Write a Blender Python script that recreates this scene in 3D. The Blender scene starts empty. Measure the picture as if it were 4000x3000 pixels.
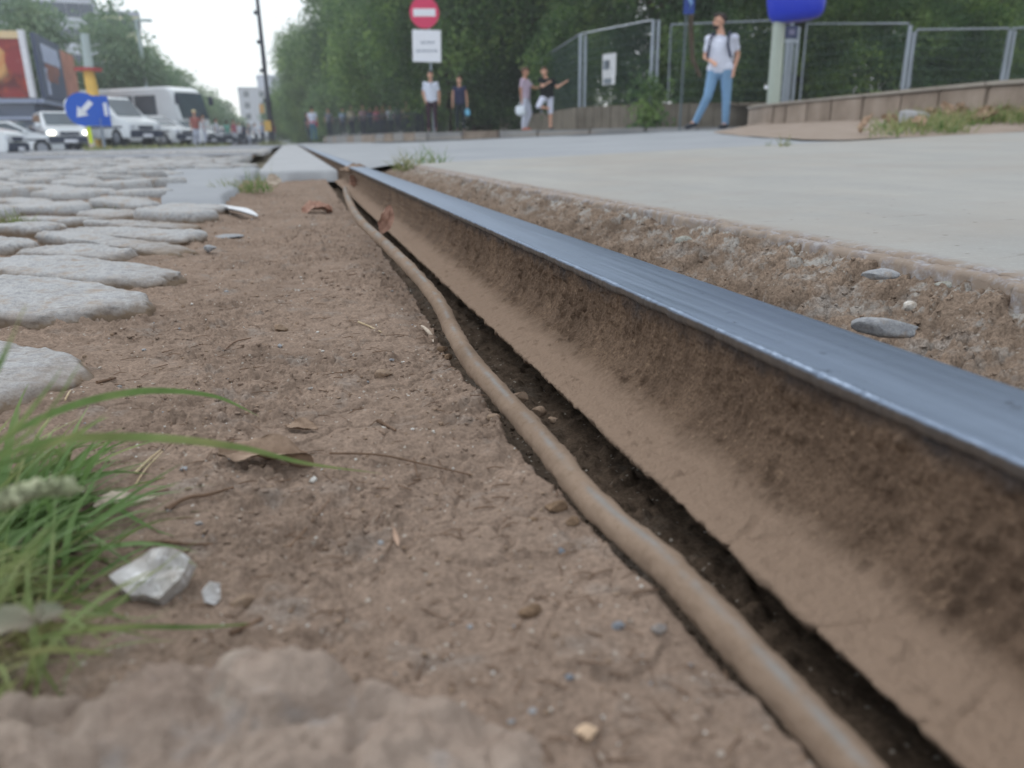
import bpy, bmesh, math, random
import numpy as np
from mathutils import Vector, Matrix
random.seed(7); RS=np.random.RandomState(11)
sc=bpy.context.scene
# ---------------------------------------------------------------- camera
F_PX=3000.0
CAM=np.array([0.0,0.0,0.165])
# camera axes (right, down, forward) expressed in the world; +Y runs along the rail
ROLL=math.radians(0.8); PITCH=math.radians(17.673)
_d=np.array([1145.-2000,556.-1500,F_PX]); _d/=np.linalg.norm(_d)
_n=np.array([math.sin(ROLL)*math.cos(PITCH),math.cos(ROLL)*math.cos(PITCH),math.sin(PITCH)])
_y=_d-(_d@_n)*_n; _y/=np.linalg.norm(_y); _x=np.cross(_y,-_n)
M=np.array([_x,_y,-_n])
cam=bpy.data.cameras.new('camera'); camo=bpy.data.objects.new('camera',cam); sc.collection.objects.link(camo)
R,D,Fw=M[:,0],M[:,1],M[:,2]
camo.matrix_world=Matrix(((R[0],-D[0],-Fw[0],CAM[0]),(R[1],-D[1],-Fw[1],CAM[1]),(R[2],-D[2],-Fw[2],CAM[2]),(0,0,0,1)))
cam.sensor_width=36; cam.lens=27; cam.clip_start=0.01; cam.clip_end=3000
cam.dof.use_dof=True; cam.dof.focus_distance=0.60; cam.dof.aperture_fstop=8.0
sc.camera=camo
# ---------------------------------------------------------------- light: bright overcast
SKY_STRENGTH=0.10; CLOUD=1.36; EXPOSURE=-0.30
w=bpy.data.worlds.new('World'); sc.world=w; w.use_nodes=True
nt=w.node_tree; nt.nodes.clear()
sky=nt.nodes.new('ShaderNodeTexSky'); sky.sky_type='NISHITA'; sky.sun_disc=False
sky.sun_elevation=math.radians(48); sky.sun_rotation=math.radians(-34)
b1=nt.nodes.new('ShaderNodeBackground'); nt.links.new(sky.outputs[0],b1.inputs[0]); b1.inputs[1].default_value=SKY_STRENGTH*0.35
b2=nt.nodes.new('ShaderNodeBackground'); b2.inputs[0].default_value=(0.95,0.985,1.0,1); b2.inputs[1].default_value=CLOUD
ad=nt.nodes.new('ShaderNodeAddShader'); nt.links.new(b1.outputs[0],ad.inputs[0]); nt.links.new(b2.outputs[0],ad.inputs[1])
ow=nt.nodes.new('ShaderNodeOutputWorld'); nt.links.new(ad.outputs[0],ow.inputs[0])
sl=bpy.data.lights.new('sun','SUN'); sl.energy=1.0; sl.angle=math.radians(22); sl.color=(1,0.95,0.88)
so=bpy.data.objects.new('sun',sl); sc.collection.objects.link(so)
so.rotation_euler=Vector((.37,-.56,-.74)).to_track_quat('-Z','Y').to_euler(); so.location=(0,0,30)
sc.view_settings.view_transform='Standard'; sc.view_settings.look='None'; sc.view_settings.exposure=EXPOSURE
sc.view_settings.gamma=1; sc.view_settings.use_curve_mapping=False
sc.render.engine='CYCLES'; sc.cycles.use_denoising=True
sc.cycles.max_bounces=6; sc.cycles.volume_bounces=1; sc.cycles.diffuse_bounces=3; sc.cycles.glossy_bounces=3
sc.cycles.transparent_max_bounces=8; sc.cycles.use_fast_gi=False

def ray(x,y):
    r=M@np.array([x-2000.,y-1500.,F_PX]); return r/np.linalg.norm(r)
def on_z(x,y,z):
    r=ray(x,y); return CAM+r*((z-CAM[2])/r[2])
def on_plane(x,y,z0,sl,x0):      # plane z=z0+sl*(X-x0)
    r=ray(x,y); t=(z0+sl*(CAM[0]-x0)-CAM[2])/(r[2]-sl*r[0]); return CAM+r*t
def at_D(x,y,Dh):                # point at horizontal distance Dh
    r=ray(x,y); return CAM+r*(Dh/math.hypot(r[0],r[1]))

# ---------------------------------------------------------------- noise
def _hash(ix,iy,seed):
    h=(ix.astype(np.int64)*374761393+iy.astype(np.int64)*668265263+seed*974634777)&0xffffffff
    h=((h^(h>>13))*1274126177)&0xffffffff
    return ((h^(h>>16))&0xffff)/65535.0
def vnoise(x,y,seed=0):
    ix=np.floor(x); iy=np.floor(y); fx=x-ix; fy=y-iy
    fx=fx*fx*fx*(fx*(fx*6-15)+10); fy=fy*fy*fy*(fy*(fy*6-15)+10)
    a=_hash(ix,iy,seed);b=_hash(ix+1,iy,seed);c=_hash(ix,iy+1,seed);d=_hash(ix+1,iy+1,seed)
    return (a+(b-a)*fx+(c-a)*fy+(a-b-c+d)*fx*fy)*2-1
def fbm(x,y,sc_,octv=5,gain=.5,seed=0,ridge=False):
    s=np.zeros_like(x,dtype=float); a=1.;f=1./sc_;t=0
    for o in range(octv):
        c,s_=math.cos(o*1.1+.3),math.sin(o*1.1+.3)
        v=vnoise((x*c-y*s_)*f+o*17.3,(x*s_+y*c)*f-o*9.1,seed+o)
        if ridge: v=1-2*np.abs(v)
        s+=a*v; t+=a; a*=gain; f*=2.03
    return s/t
def worley(x,y,sc_,seed=0):
    X=x/sc_; Y=y/sc_; ix=np.floor(X); iy=np.floor(Y)
    f1=np.full(X.shape,9.);f2=np.full(X.shape,9.); cid=np.zeros(X.shape)
    for dx in(-1,0,1):
        for dy in(-1,0,1):
            cx=ix+dx;cy=iy+dy
            px=cx+.1+.8*_hash(cx,cy,seed);py=cy+.1+.8*_hash(cx,cy,seed+5)
            d=np.hypot(px-X,py-Y); r=_hash(cx,cy,seed+9)
            m=d<f1; f2=np.where(m,f1,np.minimum(f2,d)); cid=np.where(m,r,cid); f1=np.where(m,d,f1)
    return f1,f2,cid
def smooth(a,b,x):
    t=np.clip((x-a)/(b-a),0,1); return t*t*(3-2*t)

# ---------------------------------------------------------------- mesh helpers
def link(o,parent=None):
    sc.collection.objects.link(o)
    if parent is not None: o.parent=parent
    return o
def tag(o,label=None,cat=None,group=None,kind=None):
    if label: o['label']=label
    if cat: o['category']=cat
    if group: o['group']=group
    if kind: o['kind']=kind
    return o
def mesh_np(name,V,Fq,mat,parent=None,smooth_=True):
    me=bpy.data.meshes.new(name); V=np.asarray(V,dtype=np.float32); Fq=np.asarray(Fq,dtype=np.int32)
    n=len(Fq);k=Fq.shape[1]
    me.vertices.add(len(V)); me.vertices.foreach_set('co',V.ravel())
    me.loops.add(n*k); me.loops.foreach_set('vertex_index',Fq.ravel())
    me.polygons.add(n); me.polygons.foreach_set('loop_start',np.arange(0,n*k,k,dtype=np.int32))
    try: me.polygons.foreach_set('loop_total',np.full(n,k,dtype=np.int32))
    except Exception: pass
    me.polygons.foreach_set('use_smooth',np.full(n,smooth_,dtype=bool))
    me.update(calc_edges=True); me.validate()
    if mat:
        me.materials.append(mat)
    return link(bpy.data.objects.new(name,me),parent)
def grid_faces(nr,nc):
    i=np.arange(nr-1)[:,None]*nc+np.arange(nc-1)[None,:]
    return np.stack([i,i+1,i+nc+1,i+nc],-1).reshape(-1,4)
def sheet(name,X,Y,Z,mat,parent=None,sm=True):   # X,Y,Z arrays (rows,cols)
    nr,nc=X.shape
    return mesh_np(name,np.stack([X,Y,Z],-1).reshape(-1,3),grid_faces(nr,nc),mat,parent,sm)
def from_bm(name,bm,mat,parent=None,sm=True):
    me=bpy.data.meshes.new(name); bmesh.ops.recalc_face_normals(bm,faces=bm.faces); bm.to_mesh(me); bm.free()
    if sm is True:
        me.polygons.foreach_set('use_smooth',[True]*len(me.polygons))
    elif sm=='auto':
        me.polygons.foreach_set('use_smooth',[True]*len(me.polygons)); me.set_sharp_from_angle(angle=math.radians(35))
    if mat:
        for m_ in (mat if isinstance(mat,(list,tuple)) else [mat]): me.materials.append(m_)
    return link(bpy.data.objects.new(name,me),parent)
def empty(name,loc=(0,0,0),rz=0.):
    o=bpy.data.objects.new(name,None); o.location=loc; o.rotation_euler[2]=rz; o.empty_display_size=.1
    return link(o)
def bm_box(bm,c,s,rot=None,bev=0.):
    r=bmesh.ops.create_cube(bm,size=1.); vs=r['verts']
    for v in vs: v.co=Vector((v.co.x*s[0],v.co.y*s[1],v.co.z*s[2]))
    if bev>0:
        es=list({e for v in vs for e in v.link_edges})
        rr=bmesh.ops.bevel(bm,geom=es,offset=bev,segments=2,affect='EDGES'); vs=list({v for f in rr['faces'] for v in f.verts}|{v for v in vs if v.is_valid})
    mt=Matrix.Translation(Vector(c))@(rot.to_4x4() if rot is not None else Matrix())
    for v in vs: v.co=mt@v.co
    return vs
def box(name,c,s,mat,parent=None,rot=None,bev=0.):
    bm=bmesh.new(); bm_box(bm,c,s,rot,bev); return from_bm(name,bm,mat,parent,False)
def bm_tube(bm,pts,rad,seg=10,cap=True):
    pts=[Vector(p) for p in pts]; n=len(pts)
    if not hasattr(rad,'__len__'): rad=[rad]*n
    rings=[]; up=Vector((0,0,1))
    for i,p in enumerate(pts):
        t=(pts[min(i+1,n-1)]-pts[max(i-1,0)]).normalized()
        a=t.cross(up)
        if a.length<1e-3: a=t.cross(Vector((0,1,0)))
        a.normalize(); b=a.cross(t)
        rings.append([bm.verts.new(p+(a*math.cos(2*math.pi*k/seg)+b*math.sin(2*math.pi*k/seg))*rad[i]) for k in range(seg)])
    for i in range(n-1):
        for k in range(seg): bm.faces.new((rings[i][k],rings[i][(k+1)%seg],rings[i+1][(k+1)%seg],rings[i+1][k]))
    if cap:
        bm.faces.new(rings[0][::-1]); bm.faces.new(rings[-1])
def tube(name,pts,rad,mat,parent=None,seg=10):
    bm=bmesh.new(); bm_tube(bm,pts,rad,seg); return from_bm(name,bm,mat,parent,'auto')
def copy_tree(o,parent=None):
    c=o.copy(); link(c,parent); 
    for ch in o.children: copy_tree(ch,c)
    return c

# ---------------------------------------------------------------- materials
class NB:
    def __init__(s,name,rough=.8,spec=.3):
        s.m=bpy.data.materials.new(name); s.m.use_nodes=True; s.t=s.m.node_tree; s.N=s.t.nodes; s.L=s.t.links
        s.b=s.N['Principled BSDF']; s.b.inputs['Roughness'].default_value=rough
        s.b.inputs['Specular IOR Level'].default_value=spec
        s.co=s.N.new('ShaderNodeNewGeometry').outputs['Position']; s.obj=False
    def use_obj(s): s.co=s.N.new('ShaderNodeTexCoord').outputs['Object']; return s
    def mapped(s,scale):
        m=s.N.new('ShaderNodeMapping'); m.inputs['Scale'].default_value=scale; s.L.new(s.co,m.inputs[0]); return m.outputs[0]
    def noise(s,scale,detail=4,rough=.55,co=None,out='Fac'):
        n=s.N.new('ShaderNodeTexNoise'); n.inputs['Scale'].default_value=scale; n.inputs['Detail'].default_value=detail; n.inputs['Roughness'].default_value=rough
        s.L.new(co if co is not None else s.co,n.inputs['Vector']); return n.outputs[out]
    def voro(s,scale,co=None,feat='F1',out='Distance'):
        n=s.N.new('ShaderNodeTexVoronoi'); n.feature=feat; n.inputs['Scale'].default_value=scale
        s.L.new(co if co is not None else s.co,n.inputs['Vector']); return n.outputs[out]
    def ramp(s,f,stops,interp='LINEAR'):
        r=s.N.new('ShaderNodeValToRGB'); r.color_ramp.interpolation=interp; e=r.color_ramp.elements
        while len(e)<len(stops): e.new(.5)
        for i,(p,c) in enumerate(stops):
            e[i].position=p; e[i].color=(c[0],c[1],c[2],1) if hasattr(c,'__len__') else (c,c,c,1)
        s.L.new(f,r.inputs[0]); return r.outputs[0]
    def mix(s,f,a,b,typ='MIX'):
        n=s.N.new('ShaderNodeMix'); n.data_type='RGBA'; n.blend_type=typ
        for sock,v in ((n.inputs[0],f),(n.inputs[6],a),(n.inputs[7],b)):
            if hasattr(v,'is_linked') or isinstance(v,bpy.types.NodeSocket): s.L.new(v,sock)
            elif hasattr(v,'__len__'): sock.default_value=(v[0],v[1],v[2],1)
            else: sock.default_value=v
        return n.outputs[2]
    def math(s,op,a,b=None):
        n=s.N.new('ShaderNodeMath'); n.operation=op
        for i,v in enumerate((a,b)):
            if v is None: continue
            if isinstance(v,bpy.types.NodeSocket): s.L.new(v,n.inputs[i])
            else: n.inputs[i].default_value=v
        return n.outputs[0]
    def color(s,c):
        if isinstance(c,bpy.types.NodeSocket): s.L.new(c,s.b.inputs['Base Color'])
        else: s.b.inputs['Base Color'].default_value=(c[0],c[1],c[2],1)
        return s
    def rough(s,c): s.L.new(c,s.b.inputs['Roughness']); return s
    def bump(s,h,dist=.001,strength=1.):
        b=s.N.new('ShaderNodeBump'); b.inputs['Distance'].default_value=dist; b.inputs['Strength'].default_value=strength
        s.L.new(h,b.inputs['Height']); s.L.new(b.outputs[0],s.b.inputs['Normal']); return s
def srgb(r,g,b):
    f=lambda c:((c/255+.055)/1.055)**2.4 if c/255>.04045 else c/255/12.92
    return (f(r),f(g),f(b))
def flat(name,c,rough=.6,metal=0.,spec=.4,var=.12,scale=8.):
    n=NB(name,rough,spec).use_obj(); f=n.noise(scale,3)
    n.color(n.ramp(f,[(.25,tuple(v*(1-var) for v in c)),(.75,tuple(min(1,v*(1+var)) for v in c))])); n.b.inputs['Metallic'].default_value=metal
    return n.m
# ================================================================= near-field materials
def dirt_mat(name,light,dark,grey,bumpd=.0009,dustscale=1.,chalk=False):
    n=NB(name,.95,.12)
    a=n.noise(9*dustscale,5,.6); b=n.noise(70*dustscale,6,.65); c=n.noise(420*dustscale,4,.7)
    col=n.ramp(a,[(.30,dark),(.52,light),(.75,tuple(v*1.08 for v in light))])
    col=n.mix(n.ramp(b,[(.35,0),(.7,1)]),col,tuple(v*.72 for v in light))
    col=n.mix(n.math('MULTIPLY',n.ramp(n.noise(26,4,.6),[(.56,0),(.68,1)]),.55),col,grey)
    v=n.voro(330,feat='F1',out='Distance')
    col=n.mix(n.ramp(c,[(.40,.0),(.62,.62)]),col,tuple(v_*.60 for v_ in dark)); d2=n.noise(160,5,.75); col=n.mix(n.ramp(d2,[(.56,0),(.66,.6)]),col,tuple(v_*.62 for v_ in dark))  # fine dark flecks: shade of tiny crevices put into the colour
    sp=n.voro(700,feat='F1',out='Color'); sepr=n.N.new('ShaderNodeSeparateColor'); n.L.new(sp,sepr.inputs[0])
    col=n.mix(n.ramp(sepr.outputs[0],[(.990,0),(.996,.7)]),col,(.42,.39,.35))
    if chalk:      # freshly broken concrete faces along the slab edge
        sx=n.N.new('ShaderNodeSeparateXYZ'); n.L.new(n.co,sx.inputs[0]); mc=n.N.new('ShaderNodeMapRange'); mc.inputs[1].default_value=.375; mc.inputs[2].default_value=.45; n.L.new(sx.outputs[0],mc.inputs[0])
        col=n.mix(n.math('MULTIPLY',mc.outputs[0],n.ramp(n.noise(38,5,.7),[(.50,0),(.60,.9)])),col,n.mix(n.noise(150,4,.7),srgb(140,136,130),srgb(196,198,198)))
    n.color(col)
    h=n.math('ADD',n.math('MULTIPLY',b,.5),n.math('MULTIPLY',c,.6)); h=n.math('ADD',h,n.math('MULTIPLY',v,-.35)); h=n.math('ADD',h,n.math('MULTIPLY',d2,-.5))
    n.bump(h,bumpd,1.); return n.m
M_dirt=dirt_mat('dry_dirt',srgb(153,134,120),srgb(128,111,99),srgb(143,137,132))
M_dirtshade=dirt_mat('shaded_dirt',srgb(106,92,80),srgb(78,68,58),srgb(105,100,95))  # darker copy of the dry dirt: the slot's shade put into its colour
M_rubble=dirt_mat('broken_bedding',srgb(154,136,121),srgb(120,105,93),srgb(172,170,168),.0022,1.,True)
M_mud=dirt_mat('caked_mud',srgb(140,118,98),srgb(112,92,75),srgb(126,116,106),.0006)
def stone_mat(name,c1,c2,c3,sc_=1.,dirt=True,zlo=.009,zhi=.022):
    n=NB(name,.82,.25)
    a=n.noise(14*sc_,5,.6); b=n.noise(160*sc_,5,.7); c=n.noise(620*sc_,3,.7)
    col=n.ramp(a,[(.3,c2),(.7,c1)]); col=n.mix(n.ramp(b,[(.40,0),(.60,.85)]),col,c3)
    col=n.mix(n.ramp(c,[(.5,0),(.72,.55)]),col,(.10,.10,.11))
    col=n.mix(n.ramp(n.noise(30*sc_,4,.7),[(.52,0),(.68,.7)]),col,srgb(146,130,114))
    if dirt:
        s=n.N.new('ShaderNodeSeparateXYZ'); n.L.new(n.co,s.inputs[0])
        z=n.math('ADD',s.outputs[2],n.math('MULTIPLY',n.math('SUBTRACT',n.noise(60,4,.7),.5),.022))
        mr=n.N.new('ShaderNodeMapRange'); mr.inputs[1].default_value=zlo; mr.inputs[2].default_value=zhi; n.L.new(z,mr.inputs[0])
        col=n.mix(mr.outputs[0],srgb(118,103,88),col)
    n.color(col); n.bump(n.math('ADD',n.math('MULTIPLY',b,.7),n.math('MULTIPLY',c,.5)),.0009,1.); return n.m
M_cobble=stone_mat('granite_cobble',srgb(162,164,168),srgb(138,139,142),srgb(178,179,180))
M_stone_grey=stone_mat('grey_stone',srgb(150,152,158),srgb(126,128,134),srgb(165,168,172),2,False)
M_stone_blue=stone_mat('blue_grey_stone',srgb(118,125,136),srgb(100,108,120),srgb(138,144,152),2,False)
M_stone_brown=stone_mat('brown_stone',srgb(142,120,100),srgb(120,100,84),srgb(150,130,112),2,False)
M_stone_white=stone_mat('white_stone',srgb(205,203,198),srgb(180,178,172),srgb(225,223,220),2,False)
M_stone_green=stone_mat('greenish_stone',srgb(158,158,150),srgb(126,124,112),srgb(176,178,174),1.5,False)
def conc_mat():
    n=NB('smooth_concrete',.78,.3)
    st=n.mapped((3.,1.2,3.)); a=n.noise(2.5,5,.6,st); b=n.noise(45,5,.65); c=n.noise(300,4,.7)
    col=n.ramp(a,[(.3,srgb(145,146,145)),(.7,srgb(158,157,154))])
    col=n.mix(n.ramp(b,[(.45,0),(.8,.35)]),col,srgb(160,160,160)); col=n.mix(n.ramp(c,[(.55,0),(.8,.5)]),col,srgb(184,185,186))
    v=n.voro(14,out='Distance'); col=n.mix(n.ramp(v,[(.03,.6),(.05,0)]),col,srgb(120,115,112))
    # frosty broken rim and dusty band along the rail side
    s=n.N.new('ShaderNodeSeparateXYZ'); n.L.new(n.co,s.inputs[0])
    x=n.math('ADD',s.outputs[0],n.math('MULTIPLY',n.math('SUBTRACT',n.noise(22,5,.7),.5),.04))
    mr=n.N.new('ShaderNodeMapRange'); mr.inputs[1].default_value=.478; mr.inputs[2].default_value=.50; n.L.new(x,mr.inputs[0])
    rim=n.mix(n.ramp(n.noise(120,5,.75),[(.4,0),(.6,1)]),srgb(122,114,114),srgb(160,160,164))
    rim=n.mix(n.ramp(n.noise(46,5,.75),[(.40,0),(.54,.95)]),rim,srgb(136,122,110))
    col=n.mix(mr.outputs[0],rim,col)
    gx=n.math('ABSOLUTE',n.math('SUBTRACT',n.math('ADD',s.outputs[0],n.math('MULTIPLY',n.math('SUBTRACT',n.noise(40,4,.7),.5),.004)),.4740))
    mg=n.N.new('ShaderNodeMapRange'); mg.inputs[1].default_value=.0030; mg.inputs[2].default_value=.0014; n.L.new(gx,mg.inputs[0]); col=n.mix(n.math('MULTIPLY',mg.outputs[0],.85),col,srgb(98,86,80))
    col=n.mix(n.math('MULTIPLY',n.ramp(n.noise(1.3,5,.7),[(.45,0),(.62,1)]),.35),col,srgb(150,140,130))
    sc_=n.noise(1.,5,.75,n.mapped((9.,60.,9.))); col=n.mix(n.ramp(sc_,[(.62,0),(.70,.28)]),col,srgb(184,182,178)); sd=n.noise(1.,4,.7,n.mapped((14.,40.,14.))); col=n.mix(n.ramp(sd,[(.64,0),(.70,.45)]),col,srgb(118,112,106))
    ds=n.voro(75,out='Color'); sp_=n.N.new('ShaderNodeSeparateColor'); n.L.new(ds,sp_.inputs[0]); dd=n.voro(75,out='Distance'); col=n.mix(n.math('MULTIPLY',n.ramp(sp_.outputs[0],[(.93,0),(.95,1)],'LINEAR'),n.ramp(dd,[(.12,.8),(.22,0)])),col,srgb(104,98,92))
    n.color(col); n.bump(n.math('ADD',n.math('MULTIPLY',b,.6),n.math('MULTIPLY',c,.5)),.0010,.9); return n.m
M_conc=conc_mat()
def plain_rough(name,c1,c2,scale=6,spec=.25,rough=.85,bd=.002):
    n=NB(name,rough,spec); a=n.noise(scale,6,.62); b=n.noise(scale*14,5,.7)
    col=n.ramp(a,[(.3,c2),(.7,c1)]); col=n.mix(n.ramp(b,[(.4,0),(.8,.4)]),col,tuple(v*.75 for v in c1)); n.color(col)
    n.bump(b,bd,.6); return n.m
M_plate=plain_rough('crossing_concrete',srgb(168,171,176),srgb(150,153,158),3)
M_asph=plain_rough('worn_grey_asphalt',srgb(156,160,166),srgb(136,141,148),1.2,bd=.004)
M_asph2=plain_rough('street_asphalt',srgb(140,144,152),srgb(118,122,130),.5,bd=.004)
M_ground=plain_rough('earth',srgb(128,118,104),srgb(104,100,84),.3)
# ================================================================= near ground sheet (dirt between cobbles and rail)
EY=np.array([-.6,0,.142,.178,.224,.277,.317,.346,.453,.55,.78,1.06,1.45,2.3,3.6]); EX=np.array([.128,.124,.120,.118,.116,.113,.109,.105,.104,.103,.114,.122,.121,.117,.12])
def edge_x(y):
    y=np.asarray(y,float); e=np.interp(y,EY,EX)
    return e+.0022*fbm(y,y*0+3,.035,4,.6,5)+.0016*np.round(2.2*vnoise(y/.022,y*0,8))/2.2
def crumbs(x,y,s,seed,keep=.5,amp=1.):
    f1,f2,cid=worley(x+.15*s*vnoise(x/s*1.7,y/s*1.7,seed),y,s,seed)
    on=(cid>keep)*(cid-keep)/(1-keep)
    return amp*on*smooth(.52,.26,f1)*(.8+.2*vnoise(x/s*3,y/s*3,seed+2))
def dirt_h(x,y):
    x=np.asarray(x,float); y=np.asarray(y,float)
    h=.0050*fbm(x,y,.16,4,.5,1)+.0045*fbm(x,y,.045,4,.55,21)
    flatm=smooth(-.25,.35,fbm(x,y,.09,3,.5,35)); h+=(.0008+.0026*flatm)*fbm(x,y,.016,5,.62,31,ridge=True)
    # compact plates with small steps
    f1,f2,cid=worley(x+.01*fbm(x,y,.02,3,.5,41),y+.01*fbm(x,y,.02,3,.5,42),.034,43)
    plate=smooth(.0,.10,f2-f1); h+=.0030*(cid-.5)*plate-.0016*(1-plate)*(cid>.45)
    rough=smooth(-.05,.45,fbm(x,y,.11,3,.5,51)+.15+.9*np.exp(-(((x+.025)/.035)**2+((y-.325)/.04)**2)))
    h+=(.03+rough)*(crumbs(x,y,.0125,61,.58,.0056)+crumbs(x,y,.0065,62,.5,.0036))+crumbs(x,y,.0036,63,.5,.0018)*(.12+.88*rough)
    h-=(.12+rough)*.0040*np.clip(fbm(x,y,.008,3,.6,65),0,1)
    # long raised slab of old mortar close to the camera, lower left
    m=.25*smooth(.242,.205,y+.25*(x-.0)*(x>0)+.012*fbm(x,y,.05,3,.5,71))*smooth(.07,-.0,x)
    h+=m*(.019+.012*fbm(x,y,.05,4,.6,72)+.006*fbm(x,y,.016,4,.6,73,ridge=True))
    # soil banked up against cobbles, small dip in front
    h+=smooth(-.11,-.17,x)*smooth(.35,.6,y)*(.005+.006*fbm(x,y,.06,4,.6,81)) 
    h+=.022*smooth(2.1,3.3,y)*smooth(-.12,-.30,x)+.008*smooth(2.6,3.5,y)
    e=np.interp(y,EY,EX); h+=.0016*smooth(.03,.0,e-x)
    h-=.010*np.exp(-((e-x)/.022)**2)*smooth(.52,.8,y)*smooth(1.6,1.2,y)   # undercut beside the lifted cable
    return h
def ysamples():
    ys=[-.5,-.3,-.1,0,.04]; y=.06
    while y<3.62:
        ys.append(y); y+=max(.00085,min(.012,.0011*max(1,y/.55)**1.7)) if y<1.0 else .0035*(y/1.0)**1.3
    return np.array(ys)
YS=ysamples()
ds=[0.]; d=.0012
while ds[-1]<3.2:
    ds.append(ds[-1]+d)
    if ds[-1]>.30: d*=1.035
    elif ds[-1]>.22: d=.0017
ds=np.array(ds[::-1])
E_=edge_x(YS)
Xg=E_[:,None]-ds[None,:]; Yg=np.repeat(YS[:,None],len(ds),1); Zg=dirt_h(Xg,Yg)
# rounded lip and wall down into the slot
lipd=[(.0008,-.0010),(.0012,-.003),(.0013,-.007),(.0008,-.013),(.000,-.022),(-.002,-.032),(-.012,-.035)]
cx=[];cy=[];cz=[]
for i,(dx,dz) in enumerate(lipd):
    nz=.0022*fbm(YS,YS*0+i*.01,.012,3,.6,90)
    cx.append(E_+dx+nz); cy.append(YS); cz.append(Zg[:,-1]+dz)
Xg=np.concatenate([Xg,np.stack(cx,1)],1);Yg=np.concatenate([Yg,np.stack(cy,1)],1);Zg=np.concatenate([Zg,np.stack(cz,1)],1)
dirt=tag(sheet('dirt_ground',Xg,Yg,Zg,M_dirt),'dry brown compacted dirt between the cobbles and the rail',kind='structure')
# bottom of the slot
yy=np.concatenate([np.arange(-.3,1.6,.0022),np.arange(1.6,3.6,.01)]); xx=np.arange(.075,.20,.0025)
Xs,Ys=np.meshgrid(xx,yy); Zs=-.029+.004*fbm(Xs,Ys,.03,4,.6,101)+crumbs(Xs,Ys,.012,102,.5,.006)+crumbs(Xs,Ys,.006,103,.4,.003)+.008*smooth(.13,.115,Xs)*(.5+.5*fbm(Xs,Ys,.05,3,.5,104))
tag(sheet('slot_bottom',Xs,Ys,Zs,M_dirtshade),'shade-darkened soil at the bottom of the slot beside the rail',kind='structure')

# ================================================================= rail
def steel_mat():
    n=NB('polished_steel',.36,.5); n.b.inputs['Metallic'].default_value=.85
    st=n.mapped((260.,5.,260.)); a=n.noise(1.,4,.6,st); st2=n.mapped((55.,1.2,55.)); c=n.noise(1.,3,.5,st2)
    b=n.noise(500,3,.6)
    col=n.ramp(a,[(.3,srgb(116,130,150)),(.7,srgb(132,146,166))]); s0=n.N.new('ShaderNodeSeparateXYZ'); n.L.new(n.co,s0.inputs[0]); wv=n.math('ADD',s0.outputs[0],n.math('MULTIPLY',n.math('SUBTRACT',c,.5),.03)); mr0=n.N.new('ShaderNodeMapRange'); mr0.inputs[1].default_value=.222; mr0.inputs[2].default_value=.262; n.L.new(wv,mr0.inputs[0]); col=n.mix(n.math('MULTIPLY',mr0.outputs[0],.55),col,srgb(84,98,118))
    p=n.noise(60,5,.75); col=n.mix(n.ramp(p,[(.64,0),(.70,.8)]),col,srgb(60,68,80))
    s=n.N.new('ShaderNodeSeparateXYZ'); n.L.new(n.co,s.inputs[0])
    mr=n.N.new('ShaderNodeMapRange'); mr.inputs[1].default_value=.0686; mr.inputs[2].default_value=.0697; n.L.new(n.math('ADD',s.outputs[2],n.math('MULTIPLY',n.math('SUBTRACT',n.noise(90,4,.7),.5),.0016)),mr.inputs[0])
    col=n.mix(mr.outputs[0],n.mix(n.noise(70,4,.7),srgb(50,50,54),srgb(96,84,74)),col); n.color(col); n.L.new(n.math('MULTIPLY',mr.outputs[0],.85),n.b.inputs['Metallic'])
    n.rough(n.mix(mr.outputs[0],(.8,.8,.8),n.ramp(a,[(.3,.42),(.7,.52)]))); n.bump(n.math('ADD',n.math('MULTIPLY',a,.25),n.math('MULTIPLY',b,.5)),.00018,.5); return n.m
def web_mat():
    n=NB('mud_on_rail_web',.92,.15)
    st=n.mapped((60.,60.,26.)); a=n.noise(1.,6,.7,st); b=n.noise(600,4,.7); g=n.noise(16,4,.6)
    col=n.ramp(g,[(.35,srgb(94,78,66)),(.65,srgb(118,99,84))]); col=n.mix(n.ramp(a,[(.5,0),(.68,.75)]),col,srgb(74,60,50))
    col=n.mix(n.ramp(b,[(.46,0),(.60,.6)]),col,srgb(78,64,53)); col=n.mix(n.ramp(n.noise(230,4,.75),[(.58,0),(.68,.55)]),col,srgb(150,128,108))
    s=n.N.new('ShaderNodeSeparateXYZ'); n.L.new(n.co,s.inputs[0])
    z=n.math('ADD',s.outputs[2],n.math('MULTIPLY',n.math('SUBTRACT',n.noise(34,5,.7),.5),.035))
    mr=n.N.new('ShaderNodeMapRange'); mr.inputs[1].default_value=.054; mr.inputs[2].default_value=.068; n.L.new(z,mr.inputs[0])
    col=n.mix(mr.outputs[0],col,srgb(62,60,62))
    mr2=n.N.new('ShaderNodeMapRange'); mr2.inputs[1].default_value=.0165; mr2.inputs[2].default_value=.0095; n.L.new(n.math('ADD',s.outputs[2],n.math('MULTIPLY',n.math('SUBTRACT',n.noise(45,5,.7),.5),.010)),mr2.inputs[0])
    col=n.mix(mr2.outputs[0],col,srgb(136,117,102)); n.color(col)
    g3=n.voro(420,out='Distance'); n.bump(n.math('ADD',n.math('ADD',n.math('MULTIPLY',b,.7),n.math('MULTIPLY',a,.5)),n.math('MULTIPLY',g3,-.6)),.0012,1.); return n.m
M_steel=steel_mat(); M_web=web_mat()
rail=empty('tram_rail',(0,0,0)); tag(rail,'long worn steel rail, polished on top and caked with mud below','rail')
ry=[-.6,-.3,-.1,.02]; y=.05
while y<75:
    ry.append(y); y+=.0012 if y<.95 else .0012+(y-.95)*.03
ry=np.array(ry)
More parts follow.
